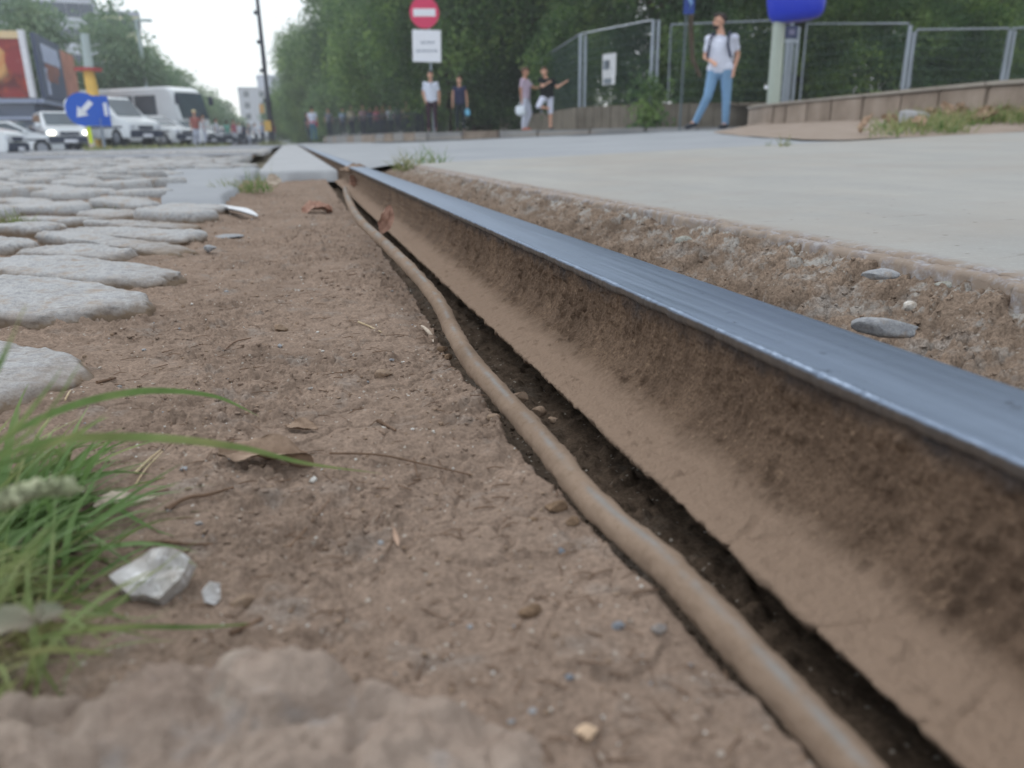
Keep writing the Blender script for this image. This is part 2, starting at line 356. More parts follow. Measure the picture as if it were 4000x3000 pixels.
def extr(name,prof,n,disp,mat,parent):
    prof=np.array(prof); L=np.concatenate([[0],np.cumsum(np.hypot(*np.diff(prof,axis=0).T))]); s=np.linspace(0,L[-1],n)
    px=np.interp(s,L,prof[:,0]);pz=np.interp(s,L,prof[:,1])
    k=np.array([0,1,2,1,0.])/4
    px2=np.convolve(np.pad(px,2,'edge'),k,'valid');pz2=np.convolve(np.pad(pz,2,'edge'),k,'valid')
    tx=np.gradient(px2);tz=np.gradient(pz2);ln=np.hypot(tx,tz)+1e-9; nx,nz=tz/ln,-tx/ln
    Sg,Yg=np.meshgrid(s,ry); dd=disp(Sg,Yg,px2[None,:],pz2[None,:])
    return sheet(name,px2[None,:]+nx[None,:]*dd,Yg,pz2[None,:]+nz[None,:]*dd,mat,parent)
headp=[(.2072,.0638),(.2056,.0640),(.2036,.0646),(.2029,.0660),(.2028,.0694),(.2032,.0702),(.2040,.0704),(.236,.0707),(.260,.0703),(.2655,.0694),(.2688,.0672),(.2702,.063),(.2704,.045),(.262,.036)]
def hd(S,Y,px,pz):
    left=np.exp(-((px-.2030)/.0016)**2)*(pz>.0625)
    return -left*(.0017*fbm(Y,Y*0,.014,5,.75,111)+.0011*np.abs(vnoise(Y/.05,Y*0,112))+.0004)+.0001*fbm(S,Y,.01,2,.5,113)
extr('rail_head',headp,150,hd,M_steel,rail).data.set_sharp_from_angle(angle=math.radians(28))
webp=[(.2075,.0655),(.2056,.0640),(.2058,.0590),(.2062,.052),(.2062,.045),(.2059,.038),(.2047,.0305),(.2018,.0232),(.1968,.0175),(.1895,.0132),(.1805,.0101),(.170,.0080),(.1625,.0068),(.1580,.0058),(.1561,.0042),(.1572,.0024),(.1610,-.001),(.168,-.004),(.18,-.006),(.24,-.008)]
def wd(S,Y,px,pz):
    w_=smooth(.0085,.015,pz); 
    a=crumbs(S*.55,Y,.0045,121,.5,.0034)*(.3+smooth(-.2,.3,fbm(S*.5,Y,.03,3,.5,119)))+crumbs(S*.5,Y,.0026,120,.4,.0016)+.0018*fbm(S*.45,Y,.009,4,.65,122)+.0016*np.clip(fbm(S*.4,Y,.02,3,.6,124),0,1)
    b=.0010*fbm(S,Y,.03,4,.55,123)+crumbs(S,Y,.006,125,.8,.0020)+.0009*fbm(S,Y,.004,3,.6,126)
    f1,f2,cid=worley(S+.01*fbm(S,Y,.02,3,.5,127),Y,.05,128)
    ck=-.0016*smooth(.05,.0,f2-f1)*smooth(.1,.4,fbm(S,Y,.15,2,.5,129)+.25)
    edge=np.exp(-((px-.1570)/.002)**2)*.0018*fbm(Y,Y*0,.02,4,.6,130)
    return (w_*a+(1-w_)*(b+ck))+edge
extr('rail_web',webp,120,wd,M_web,rail)

# ================================================================= cable
cpts=[((3640,3400),.002),((3281,2947),.003),((2947,2585),.004),((2610,2223),.004),((2315,1963),.005),((2093,1698),.006),((1914,1499),.008),((1840,1414),.010),((1773,1305),.013),((1721,1197),.017),((1637,1088),.023),((1526,975),.032),((1415,871),.043),((1377,817),.046),((1352,757),.036),((1349,735),.018)]
CP=np.array([on_z(p[0],p[1],z) for p,z in cpts])
def catmull(P,n):
    P=np.vstack([2*P[0]-P[1],P,2*P[-1]-P[-2]]); out=[]
    for i in range(1,len(P)-2):
        seg=np.linalg.norm(P[i+1]-P[i]); m=max(4,int(seg/n))
        for t in np.linspace(0,1,m,endpoint=False):
            a,b,c,d=P[i-1],P[i],P[i+1],P[i+2]
            out.append(.5*((2*b)+(-a+c)*t+(2*a-5*b+4*c-d)*t*t+(-a+3*b-3*c+d)*t**3))
    out.append(P[-2]); return np.array(out)
C_=catmull(CP,.0022)
def tube_np(C,rad,seg,dispf=None):
    T=np.gradient(C,axis=0); T/=np.linalg.norm(T,axis=1)[:,None]
    A=np.cross(T,[0,0,1.]); A/=np.linalg.norm(A,axis=1)[:,None]; B=np.cross(A,T)
    th=np.linspace(0,2*np.pi,seg+1); s=np.concatenate([[0],np.cumsum(np.linalg.norm(np.diff(C,axis=0),axis=1))])
    TH,S=np.meshgrid(th,s); r=rad if np.ndim(rad)==0 else np.asarray(rad)[:,None]
    r=r+(dispf(TH,S) if dispf else 0)
    P=C[:,None,:]+A[:,None,:]*(np.cos(TH)*r)[...,None]+B[:,None,:]*(np.sin(TH)*r)[...,None]
    return P,TH,S
def cabd(TH,S):
    TH2=np.where(TH>np.pi,2*np.pi-TH,TH)
    top=np.exp(-((TH-np.pi/2)/.5)**2)
    a=.0011*fbm(TH2*.008,S,.012,4,.6,141)+crumbs(TH2*.008,S,.004,142,.72,.0007)*(1-top)
    side=np.exp(-((TH-.35)/.35)**2)   # crust of soil clinging to the rail side
    return a+side*.0016*np.clip(fbm(S,TH2*0,.03,4,.6,143)+.25,0,1)
P,TH,S=tube_np(C_,.0068,40,cabd)
def cable_mat():
    n=NB('dusty_cable_sheath',.95,.08)
    at=n.N.new('ShaderNodeAttribute'); at.attribute_name='wear'
    a=n.noise(28,5,.65); b=n.noise(300,4,.7)
    col=n.ramp(n.noise(12,4,.6),[(.3,srgb(120,104,91)),(.7,srgb(145,127,112))]); col=n.mix(n.ramp(b,[(.5,0),(.75,.5)]),col,srgb(104,86,68))
    f=n.math('MULTIPLY',at.outputs['Fac'],n.ramp(a,[(.42,0),(.58,.8)]))
    col=n.mix(f,col,n.mix(n.noise(90,3,.6),srgb(118,118,116),srgb(142,144,146))); n.color(col)
    n.bump(b,.0005,.8); return n.m
M_cable=cable_mat()
nr,nc=TH.shape
cable=sheet('cable',P[...,0],P[...,1],P[...,2],M_cable)
wear=(np.exp(-((TH-np.pi*.56)/.24)**2)+.8*smooth(.7,1.1,P[...,1])*np.exp(-((TH-np.pi*.55)/.8)**2)).clip(0,1)
at=cable.data.attributes.new('wear','FLOAT','POINT'); at.data.foreach_set('value',wear.ravel().astype(np.float32))
tag(cable,'thick dusty cable winding along the slot beside the rail','cable')

# ================================================================= broken bedding right of the rail + concrete slab
SL=.030
def slab_z(x): return .070+SL*(np.asarray(x)-.47)
yb=np.concatenate([np.arange(-.3,.14,.02),np.arange(.14,1.2,.0022),np.geomspace(1.2,3.6,260)]); 
xb=np.concatenate([np.arange(.262,.478,.0018)])
Xb,Yb=np.meshgrid(xb,yb)
def bed_h(x,y):
    t=np.clip((x-.272)/(.178+.022*fbm(y,y*0,.12,3,.5,200)),0,1)
    base=.006+.056*t**1.1
    near=smooth(.62,.40,y)       # the bedding drops away nearer the camera
    base-=near*.012*smooth(.30,.36,x)*smooth(.45,.40,x)
    h=base+.013*fbm(x,y,.05,4,.6,201)*(1.05-.7*t)
    wx=x+.006*fbm(x,y,.012,3,.6,203); wy=y+.006*fbm(x,y,.012,3,.6,204)
    for s,a,sd in((.045,.024,205),(.022,.014,206),(.010,.006,207),(.005,.003,219)):
        f1,f2,c=worley(wx,wy,s,sd); h+=a*(c-.5)*smooth(0,.22,f2-f1)*(1.0-.55*t)-a*.22*smooth(.12,.0,f2-f1)
    h+=.0040*fbm(x,y,.008,4,.68,208,ridge=True)+crumbs(x,y,.0042,209,.5,.0022)
    cap=slab_z(x)-.0028-.0035*np.abs(fbm(x,y,.012,4,.65,218)); 
    return np.minimum(h,cap)
Zb=bed_h(Xb,Yb)
tag(sheet('broken_bedding',Xb,Yb,Zb,M_rubble),'crumbled bedding between the rail and the concrete slab',kind='structure')
ys=np.concatenate([[-4,-2,-1],np.arange(-.3,1.4,.004),np.geomspace(1.4,3.405,160)]); 
us=np.concatenate([np.array([0,.0006,.0018,.004]),np.arange(.007,.050,.0016),np.geomspace(.052,.35,26),np.geomspace(.4,14,30)])
rim=.453+.020*fbm(ys,ys*0,.07,6,.7,211)+.007*np.abs(fbm(ys,ys*0,.012,3,.6,212))
rim=np.where(ys>1.2,rim-.01,rim)
Xc=rim[:,None]+us[None,:]; Yc=np.repeat(ys[:,None],len(us),1); Zc=slab_z(Xc)
rough=smooth(.05,.0,us)[None,:]
Zc=Zc+.0026*fbm(Xc,Yc,.018,5,.7,213)*rough+.0008*fbm(Xc,Yc,.004,3,.6,214)*rough+.0006*fbm(Xc,Yc,.5,3,.5,215)
Zc-=.0060*np.exp(-((Xc-.4740)/.0026)**2)*(.6+.4*np.clip(fbm(Yc,Yc*0,.08,3,.5,217)+.5,0,1))
f1,f2,c=worley(Xc,Yc,.02,216); Zc-=.0025*smooth(.35,.1,f1)*(c>.72)*rough
Zc[:,0]-=.040; Zc[:,1]-=.004; Zc[:,2]-=.0012
far=Yc>3.395; Zc=np.where(far,Zc-.010*smooth(3.395,3.405,Yc),Zc)
tag(sheet('concrete_slab',Xc,Yc,Zc,M_conc),'smooth pale grey concrete slab right of the rail',kind='structure')
M_groove=flat('dark_joint',srgb(96,90,92),.9)
# ================================================================= crossing plate between the rails, beyond the dirt
pm=[]
ysp=np.concatenate([np.arange(3.50,3.70,.012),np.geomspace(3.72,60,60)])
usp=np.linspace(0,1,24); xl=-.150-.009*(ysp-3.5)+.012*fbm(ysp,ysp*0,.2,3,.5,221)
Xp=xl[:,None]+(.172-xl)[:,None]*usp[None,:]; Yp=np.repeat(ysp[:,None],24,1)
Zp=.052+.0*Xp-.02*smooth(3.53,3.50,Yp)-.03*smooth(3.51,3.50,Yp)
Yp[0]=3.50+.02*vnoise(usp*7,usp*0,222); Zp[:,-1]-=.004
tag(sheet('crossing_plate',Xp,Yp,Zp,M_plate),'narrow pale concrete crossing plate running along the rail',kind='structure')
# right-hand street beyond the slab joint
def side_z(x,y):
    x=np.asarray(x,float); return np.where(x<8,.066+SL*(x-.47),.066+SL*7.53+.02*(x-8))
xs=np.concatenate([[.272,.30],np.geomspace(.34,40,60)]); yq=np.concatenate([[3.425],np.geomspace(3.45,90,90)])
Xq,Yq=np.meshgrid(xs,yq); Zq=side_z(Xq,Yq)-.012*smooth(.4,.272,Xq)+.006*fbm(Xq,Yq,.9,3,.5,231)
tag(sheet('side_street',Xq,Yq,Zq,M_asph),'worn grey asphalt of the side street beyond the slab',kind='structure')
# wide ground to the horizon (drops slightly near the camera so it stays under the detailed sheets)
def base_z(x,y):
    x=np.asarray(x,float);y=np.asarray(y,float)
    r=np.where(x>0,side_z(np.minimum(x,14),y)-.05,-.07-.010*np.clip(-x-3,0,12))
    near=smooth(9,4,np.hypot(x,y)); return r*(1-near)+np.minimum(r,-.06)*near
gx=np.concatenate([-np.geomspace(1500,1,50),[0],np.geomspace(1,1500,50)]); gy=np.concatenate([-np.geomspace(600,2,20),[0],np.geomspace(1,1500,60)])
Xh,Yh=np.meshgrid(gx,gy); tag(sheet('ground',Xh,Yh,base_z(Xh,Yh),M_ground),'open ground around the street',kind='structure')
# left-hand street (grey asphalt, beyond the cobbles)
def left_z(x,y):
    x=np.asarray(x,float); return .044-.010*np.clip(-x-2.5,0,12)
xs=np.concatenate([-np.geomspace(60,.6,70),[-.45]]); yq=np.geomspace(9.0,140,60)
Xq,Yq=np.meshgrid(xs,yq); tag(sheet('left_street',Xq,Yq,left_z(Xq,Yq)+.008*fbm(Xq,Yq,1.5,3,.5,241),M_asph2),'grey asphalt street on the left with parked cars',kind='structure')

# ================================================================= cobbles
setb=tag(sheet('cobble_bed',*np.meshgrid(np.array([-14,-8,-5,-3.3,-3,-2.5,-2,-1.5,-1,-.7,-.4]),np.geomspace(3.55,9.2,40)),np.full((40,11),.030),M_dirt),'dusty soil between the cobbles of the roadway',kind='structure')
def stone_mesh(a,b,h,rings,segs,seed,skirt=.03):
    rs=np.random.RandomState(seed)
    th=np.linspace(0,2*np.pi,segs,endpoint=False); n=3.0
    o=(np.abs(np.cos(th))**n+np.abs(np.sin(th))**n)**(-1/n)
    o=o*(1+.12*vnoise(np.cos(th)*1.6+seed,np.sin(th)*1.6,seed)+.035*vnoise(np.cos(th)*5+seed,np.sin(th)*5,seed+1))
    V=[];t=np.linspace(0,1,rings)[1:]
    V.append((0,0,h))
    tiltx,tilty=rs.uniform(-.05,.05,2)
    for q in t:
        if q<.62: r=q/.62*.88; z=h-.0022*(r/.88)**2
        elif q<.88:
            a_=(q-.62)/.26*math.pi/2; r=.88+.12*math.sin(a_); z=h-.0022-.0125*(1-math.cos(a_))
        else: r=1+.02*(q-.88); z=h-.0147-skirt*(q-.88)/.12
        X=a*r*o*np.cos(th);Y=b*r*o*np.sin(th)
        zz=z+tiltx*X+tilty*Y
        zz=zz+(.0040*fbm(X+seed,Y,.055,4,.55,seed+3)+.0020*fbm(X+seed,Y,.013,4,.65,seed+5))*(1 if q<.9 else .3)
        k=1+(.035*vnoise(th*4,th*0+z*120,seed+7)+.02*vnoise(th*15,th*0+z*300,seed+8)) if q>.62 else 1
        V+=list(zip(X*k,Y*k,zz))
    V=np.array(V); F=[]
    m=segs; R_=len(t)
    idx=lambda r,k:1+r*m+k%m
    Q=[[idx(r,k),idx(r+1,k),idx(r+1,k+1),idx(r,k+1)] for r in range(R_-1) for k in range(m)]
    C=[[0,idx(0,k),idx(0,k+1),0] for k in range(m)]
    # fan triangles stored as separate tri list
    return V,np.array(Q),np.array([[0,idx(0,k),idx(0,k+1)] for k in range(m)])
def stone_obj(name,mesh,parent):
    return link(bpy.data.objects.new(name,mesh),parent)
def stone_data(a,b,h,rings,segs,seed,mat):
    V,Q,T=stone_mesh(a,b,h,rings,segs,seed)
    me=bpy.data.meshes.new('cobble'); me.from_pydata(V.tolist(),[],Q.tolist()+T.tolist())
    me.polygons.foreach_set('use_smooth',[True]*len(me.polygons)); me.materials.append(mat); me.update(); return me
U=np.array([-.74,.67]); U/=np.linalg.norm(U); Vv=np.array([-U[1]*-1,0]); Vv=np.array([U[1],-U[0]])
ang=math.atan2(U[1],U[0])
cob=tag(empty('cobbled_roadway',(0,0,0)),'old cobbled roadway of worn grey granite setts left of the dirt',kind='structure')
rows=[(.205,.348,.025),(.398,.533,.029),(.548,.655,.029),(.672,.765,.027),(.777,.850,.027),(.862,.950,.028)]
v0=.985
while v0<7.2:
    wdt=RS.uniform(.095,.14); rows.append((v0,v0+wdt,.029+RS.uniform(-.005,.005))); v0+=wdt+RS.uniform(.014,.045)
cobs=0; shared=[stone_data(1,1,1,2,4,1,M_cobble)]
pool=[]
for i in range(10): pool.append((stone_data(.125,.055,.034,9,28,300+i,M_cobble)))
for ri,(va,vb,h) in enumerate(rows):
    vc=(va+vb)/2; wd_=(vb-va)/2
    # right end of the row where x=-.150
    xr=-.148-[.028,.032,.018,.10,.012,.02][ri] if ri<6 else -.15-RS.uniform(0,.06)+(0 if ri<20 else -.02)
    u=(xr-Vv[0]*vc)/U[0]
    umax=(-3.0-Vv[0]*vc)/U[0]
    first=True
    while u<umax:
        ln=RS.uniform(.17,.27) if not first or ri>5 else [.22,.27,.30,.20,.36,.34][ri]
        c=U*(u+ln/2)+Vv*vc
        x,y=c
        if y>7.6 or x<-.40*y-.35: break
        if y>3.0 and x>-.30: u+=ln+.02; first=False; continue
        if not first and y>1.2 and RS.rand()<.11: u+=ln; continue
        near=y<1.75
        if near:
            me=stone_data(ln/2,wd_,h-.002 if first else h+RS.uniform(-.004,.003),34,120,400+ri*13+int(u*50),M_cobble); scv=(1,1,1)
        else:
            me=pool[RS.randint(10)]; scv=(ln/2/.125,wd_/.055,1)
        o=link(bpy.data.objects.new('cobble',me),cob); z0=-.002+.028*max(0,min(1,(y-2.3)/1.1))
        if 2.15<y<4.4 and x>-.36-(y-2.2)*.13: u+=ln+.02; first=False; continue
        o.location=(x,y,z0+(0 if near else RS.uniform(-.013,.006))); o.rotation_euler=(0 if near else RS.uniform(-.05,.05),0 if near else RS.uniform(-.03,.03),ang+RS.uniform(-.05,.05)); o.scale=scv
        cobs+=1; u+=ln+RS.uniform(.012,.03); first=False
print('cobbles',cobs)
# farther setts: one joined part
Vs=[];Fs=[];off=0; v=v0
base,Q,T=stone_mesh(.125,.055,.034,5,10,77)
Qall=np.concatenate([Q,np.concatenate([T,T[:,:1]],1)]) 
tri=[];qd=[]
while v<13.5:
    wdt=RS.uniform(.10,.14); vc=v+wdt/2
    u=(-.35-Vv[0]*vc)/U[0]
    while True:
        ln=RS.uniform(.17,.27); c=U*(u+ln/2)+Vv*vc
        if c[1]>13.5 or c[0]<-.40*c[1]-.35: break
        if 6.8<c[1]:
            ca,sa=math.cos(ang),math.sin(ang); s=base*np.array([ln/.25,wdt/.11,1])
            P_=np.stack([c[0]+s[:,0]*ca-s[:,1]*sa,c[1]+s[:,0]*sa+s[:,1]*ca,s[:,2]+RS.uniform(-.01,.004)+.020+(0 if c[1]<9 else .016)],-1)
            Vs.append(P_); qd.append(Q+off); tri.append(T+off); off+=len(base)
        u+=ln+.02
    v+=wdt+.025
# fill the band of rows whose near stones stopped at y=7.6
me=bpy.data.meshes.new('far_cobbles'); 
if Vs:
    me.from_pydata(np.concatenate(Vs).tolist(),[],np.concatenate(qd).tolist()+np.concatenate(tri).tolist()); me.materials.append(M_cobble)
    me.polygons.foreach_set('use_smooth',[True]*len(me.polygons))
    tag(link(bpy.data.objects.new('far_cobbles',me),cob),kind='stuff')

# grey patch of old asphalt beside the crossing plate
ya=np.linspace(2.2,4.45,60); ua=np.linspace(0,1,20); xa0=-.34-(ya-2.2)*.13+.02*fbm(ya,ya*0,.3,3,.5,251); xa1=-.20-.0*(ya)+.03*fbm(ya,ya*0,.2,3,.5,252); xa1=np.where(ya>3.4,-.165,xa1)
Xa=xa0[:,None]+(xa1-xa0)[:,None]*ua[None,:]; Ya=np.repeat(ya[:,None],20,1); Za=.031+.012*smooth(2.6,3.4,Ya)+.005*fbm(Xa,Ya,.12,4,.6,253)-.03*smooth(.08,0,ua)[None,:]*0-.030*(smooth(.93,1.,ua)[None,:]+smooth(2.26,2.2,Ya))
tag(sheet('asphalt_patch',Xa,Ya,Za,M_asph),'small grey patch of old asphalt between cobbles and crossing plate',kind='structure')
# slab of crumbled old mortar right in front of the lens
def mortar_mat():
    n=NB('crumbled_mortar',.92,.15); a=n.noise(22,5,.6); b=n.noise(90,5,.7); c=n.noise(400,3,.7)
    col=n.ramp(a,[(.3,srgb(142,126,115)),(.7,srgb(168,154,143))]); col=n.mix(n.ramp(n.noise(34,3,.6),[(.60,0),(.70,.5)]),col,srgb(140,140,142)); col=n.mix(n.ramp(n.noise(41,3,.6,n.mapped((1,1,2))),[(.66,0),(.72,.6)]),col,srgb(172,162,152)); col=n.mix(n.ramp(b,[(.5,0),(.8,.6)]),col,srgb(112,98,88)); n.color(col); n.bump(n.math('ADD',b,c),.0015,1.); return n.m
xm=np.arange(-.20,.075,.0012); ym=np.arange(.02,.250,.0012); Xm,Ym=np.meshgrid(xm,ym)
em=smooth(.002,.022,(.2285-.35*np.clip(Xm+.03,0,1)-.10*np.clip(Xm,0,1)+.010*fbm(Xm,Ym,.045,4,.6,261))-Ym)*smooth(.072,.045,Xm+.01*fbm(Xm,Ym,.03,3,.6,262))
f1,f2,cc=worley(Xm+.006*fbm(Xm,Ym,.015,3,.6,263),Ym,.026,264); f1b,f2b,cb=worley(Xm,Ym,.012,265)
Zm=dirt_h(Xm,Ym)-.012+em*(.024+.013*fbm(Xm,Ym,.05,3,.5,266)+.014*(cc-.5)*smooth(0,.3,f2-f1)+.0035*(cb-.5)*smooth(0,.3,f2b-f1b)*1.3+.004*fbm(Xm,Ym,.012,4,.65,267))*(1-.45*smooth(-.06,.06,Xm))
o=sheet('mortar_crust',Xm,Ym,Zm,mortar_mat()); tag(o,'rough crust of old mortar with embedded pale stones, nearest the lens at lower left','mortar crust')
# ================================================================= litter, stones, leaves
def hz(x,y): return float(dirt_h(np.array([x]),np.array([y]))[0])
def on_dirt(px,py):
    q=on_z(px,py,.0)
    for _ in range(5): q=on_z(px,py,hz(q[0],q[1]))
    return q
def on_bed(px,py):
    q=on_z(px,py,.05)
    for _ in range(6): q=on_z(px,py,float(bed_h(np.array([q[0]]),np.array([q[1]]))[0]))
    return q
def pxm(q): return float((np.asarray(q)-CAM)@Fw)/F_PX    # metres per pixel at q
def rock_bm(seed,sub=3,flat_=.6,angular=.5,rough=.12):
    bm=bmesh.new(); bmesh.ops.create_icosphere(bm,subdivisions=sub,radius=1)
    rs=random.Random(seed); planes=[(Vector((rs.gauss(0,1),rs.gauss(0,1),rs.gauss(0,1))).normalized(),rs.uniform(.55,.9)) for _ in range(9)]
    for v in bm.verts:
        c=v.co.copy()
        for n_,d_ in planes:
            e=c.dot(n_)-d_
            if e>0: c-=n_*e*angular*1.6 if angular<.6 else n_*e
        a=np.array([c.x*2.2+seed]);b=np.array([c.y*2.2+c.z*1.7])
        k=1+rough*float(fbm(a,b,1.,3,.6,seed)[0]); v.co=Vector((c.x*k,c.y*k,c.z*k*flat_))
    return bm
def rock(name,label,px,py,wpx,hpx,mat,seed,cat='stone',surf='dirt',rz=None,flat_=.55,ang=.7,deep=.25,dep=None,group=None):
    q=(on_dirt if surf=='dirt' else on_bed)(px,py); m=pxm(q); wx=wpx*m/2; wz=hpx*m/2
    bm=rock_bm(seed,3,1.,ang); r=Matrix.Rotation(rz if rz is not None else seed*.7,4,'Z')
    o=from_bm(name,bm,mat,None,'auto'); o.scale=(wx,(dep*m/2 if dep else wx*.75),max(wz,wx*flat_*.6)); o.rotation_euler=(0,0,(rz if rz is not None else (seed*.37)%1-.5))
    o.location=(q[0],q[1],q[2]+o.scale[2]*(1-deep*2)*.6)
    if surf=='bed': o.scale=(wx,o.scale[1]*.8,max(wz*1.05,wx*.32)); o.location=(q[0]+.004,q[1],q[2]-.30*o.scale[2])
    return tag(o,label,cat,group)
# quartz-like shard and its neighbours
def shard(name,label,outline,h,mat,loc,tilt,cat='stone'):
    bm=bmesh.new(); rs=random.Random(5)
    top=[bm.verts.new((x*.93,y*.93,h+rs.uniform(-.12,.12)*h)) for x,y in outline]; bot=[bm.verts.new((x,y,-h*.3)) for x,y in outline]
    n=len(outline); inner=[]
    for k in range(n): bm.faces.new((bot[k],bot[(k+1)%n],top[(k+1)%n],top[k]))
    cx=sum(x for x,y in outline)/n;cy=sum(y for x,y in outline)/n
    f=bm.faces.new(top); bm.faces.new(bot[::-1])
    bmesh.ops.triangulate(bm,faces=[f]); 
    bmesh.ops.subdivide_edges(bm,edges=bm.edges[:],cuts=3,use_grid_fill=True)
    for v in bm.verts:
        a=float(fbm(np.array([v.co.x]),np.array([v.co.y]),.006,3,.7,71)[0]); 
        if v.co.z>h*.3: v.co.z+=a*h*.55; 
        v.co.x+=a*.0006
    o=from_bm(name,bm,mat,None,False); o.location=loc; o.rotation_euler=tilt; return tag(o,label,cat)
def quartz_mat():
    n=NB('white_quartz',.32,.6); a=n.noise(220,4,.7); b=n.noise(60,3,.6)
    col=n.ramp(b,[(.35,srgb(150,144,138)),(.6,srgb(196,196,198))]); col=n.mix(n.ramp(a,[(.55,0),(.7,1)]),col,srgb(228,230,234)); n.color(col)
    n.bump(a,.0012,1.); return n.m
M_quartz=quartz_mat()
q=on_dirt(600,2320)
shard('stone_shard','pale glassy stone shard with a ragged crystalline face, beside the green grass tuft',[(-.0150,-.0030),(-.004,-.0105),(.002,-.0095),(.0075,-.0110),(.0135,-.002),(.0150,.007),(.006,.0115),(-.002,.0105)],.0050,M_quartz,(q[0],q[1]+.002,q[2]+.0060),(math.radians(34),math.radians(6),math.radians(-14)))
q=on_dirt(832,2345); shard('stone_chip','small upright glassy chip right of the pale stone shard',[(-.003,-.003),(.0005,-.0045),(.0032,-.002),(.0028,.0035),(-.001,.0045),(-.0035,.001)],.0018,M_quartz,(q[0],q[1],q[2]+.003),(math.radians(62),math.radians(10),.2))
rock('clod','rounded brown clod of earth near the pale stone shard',950,2355,110,50,M_stone_brown,9,cat='clod')
rock('clod','dark crumbly clod half buried in the far dirt',1095,1287,60,34,M_stone_brown,12,cat='clod')
rock('clod','rounded clod lying mid-way between cobbles and cable',1500,1468,80,42,M_stone_brown,15,cat='clod')
rock('pebble','smooth tan pebble leaning against the left side of the cable',1928,1640,52,42,M_stone_brown,22,cat='pebble',flat_=.9,deep=.05)
rock('pebble','brown flattish lump touching the cable, above its thin twin',2172,1990,92,58,M_mud,25,cat='clod',deep=.1)
rock('mud_flake','thin brown mud flake against the cable',2238,2042,70,30,M_mud,27,cat='clod',deep=.1)
rock('pebble','small round pebble sunk in smooth dirt left of the cable',1932,1796,38,22,M_stone_brown,29,cat='pebble')
rock('pebble','small pinkish lump beside the cable crack, low in the dirt',2080,2030,42,16,M_mud,30,cat='pebble')
rock('pebble','blocky little clod at the top of the cable crack',1728,1372,42,32,M_mud,31,cat='clod',deep=.05)
rock('pebble','angular little clod just below the top of the cable crack',1752,1402,34,26,M_mud,33,cat='clod',deep=.05)
rock('stone_chip','flat grey chip on the far dirt beside the thin cobbles',890,928,130,20,M_stone_grey,34,flat_=.15)
rock('stone','small dark stone on the far dirt right of the cobbles',820,975,56,30,M_stone_grey,35)
rock('stone','small round grey stone in the joint between two long cobbles',290,953,52,30,M_stone_grey,36)
rock('stone_chip','flat pale blue chip in the dirt near the lower cable',2190,2155,40,22,M_stone_blue,38,flat_=.3)
rock('stone_chip','bright blue-grey chip low right in the dirt',2418,2450,60,34,M_stone_blue,39,flat_=.3)
rock('stone_chip','dull blue chip touching the lower cable edge',2572,2462,72,48,M_stone_blue,40,flat_=.3,deep=.4)
rock('stone_chip','tiny blue chip near the bottom edge of the dirt',2222,2650,46,22,M_stone_blue,41,flat_=.3)
rock('wood_chip','light tan wood chip lying at the bottom of the dirt',2292,2872,110,44,M_stone_white if False else flat('tan_wood',srgb(190,165,140),.8),43,cat='wood chip',flat_=.25,deep=.05)
rock('clod','square brown clod with a dark hollow beneath it',2070,2395,100,50,M_mud,45,cat='clod',deep=.1)
rock('stone','small white pebble at the rim of the rough crust',1225,1880,36,30,M_stone_white,51,deep=.1)
rock('pebble','shiny pale pebble in the left dirt beside two straws',320,1862,34,20,M_stone_white,52,cat='pebble')
# right strip stones
rock('stone','long bluish grey stone sticking out of the bedding near the rail',3440,1268,260,62,M_stone_grey,60,surf='bed',rz=-.75,flat_=.3,deep=.40,dep=110)
rock('stone','small cream stone above the long bluish grey stone',3530,1190,66,44,M_stone_white,61,surf='bed',deep=.40)
rock('stone','chalky green-white broken stone under the slab edge, nearer the middle',3180,1010,140,60,M_stone_green,62,surf='bed',deep=.46,rz=-.5,flat_=.35)
rock('stone','wide chalky stone with a mossy underside below the slab edge',3710,1105,210,72,M_stone_green,63,surf='bed',deep=.46,rz=-.5,flat_=.35)
rock('stone','large pale green stone at the right end of the bedding',3880,1180,200,100,M_stone_green,64,surf='bed',deep=.46,rz=-.6,flat_=.45)
rock('pebble','smooth tan oval pebble in the bedding, mid strip',3048,992,90,46,M_stone_brown,65,cat='pebble',surf='bed',deep=.40)
rock('stone','small chalky lump far up the bedding strip',2660,935,70,36,M_stone_green,66,surf='bed',deep=.46)
rock('stone','ochre stone half sunk in the bedding by the chalky lumps',2760,925,90,40,M_stone_brown,67,surf='bed',deep=.46)
rock('stone','grey-white stone on the upper bedding strip',2860,960,110,36,M_stone_green,68,surf='bed',deep=.46,rz=-.4,flat_=.3)
rock('stone','pale stone below the broken slab edge, centre right',3420,1065,150,44,M_stone_grey,69,surf='bed',deep=.46,rz=-.5,flat_=.3)
# stones in the slot
for i,(px,py,wp,lb) in enumerate([(2030,1530,70,'brown stone wedged in the slot behind the cable'),(2105,1585,60,'dark angular stone in the slot, next to a bigger one'),(2160,1620,44,'small dark stone lowest in the slot cluster')]):
    q=on_z(px,py,-.008); m=pxm(q); o=from_bm('stone',rock_bm(80+i,3,1.,.7),M_stone_brown,None,'auto'); o.scale=(wp*m/2,wp*m/2.2,wp*m/2.6); o.location=(q[0],q[1],q[2]-.004); tag(o,lb,'stone')
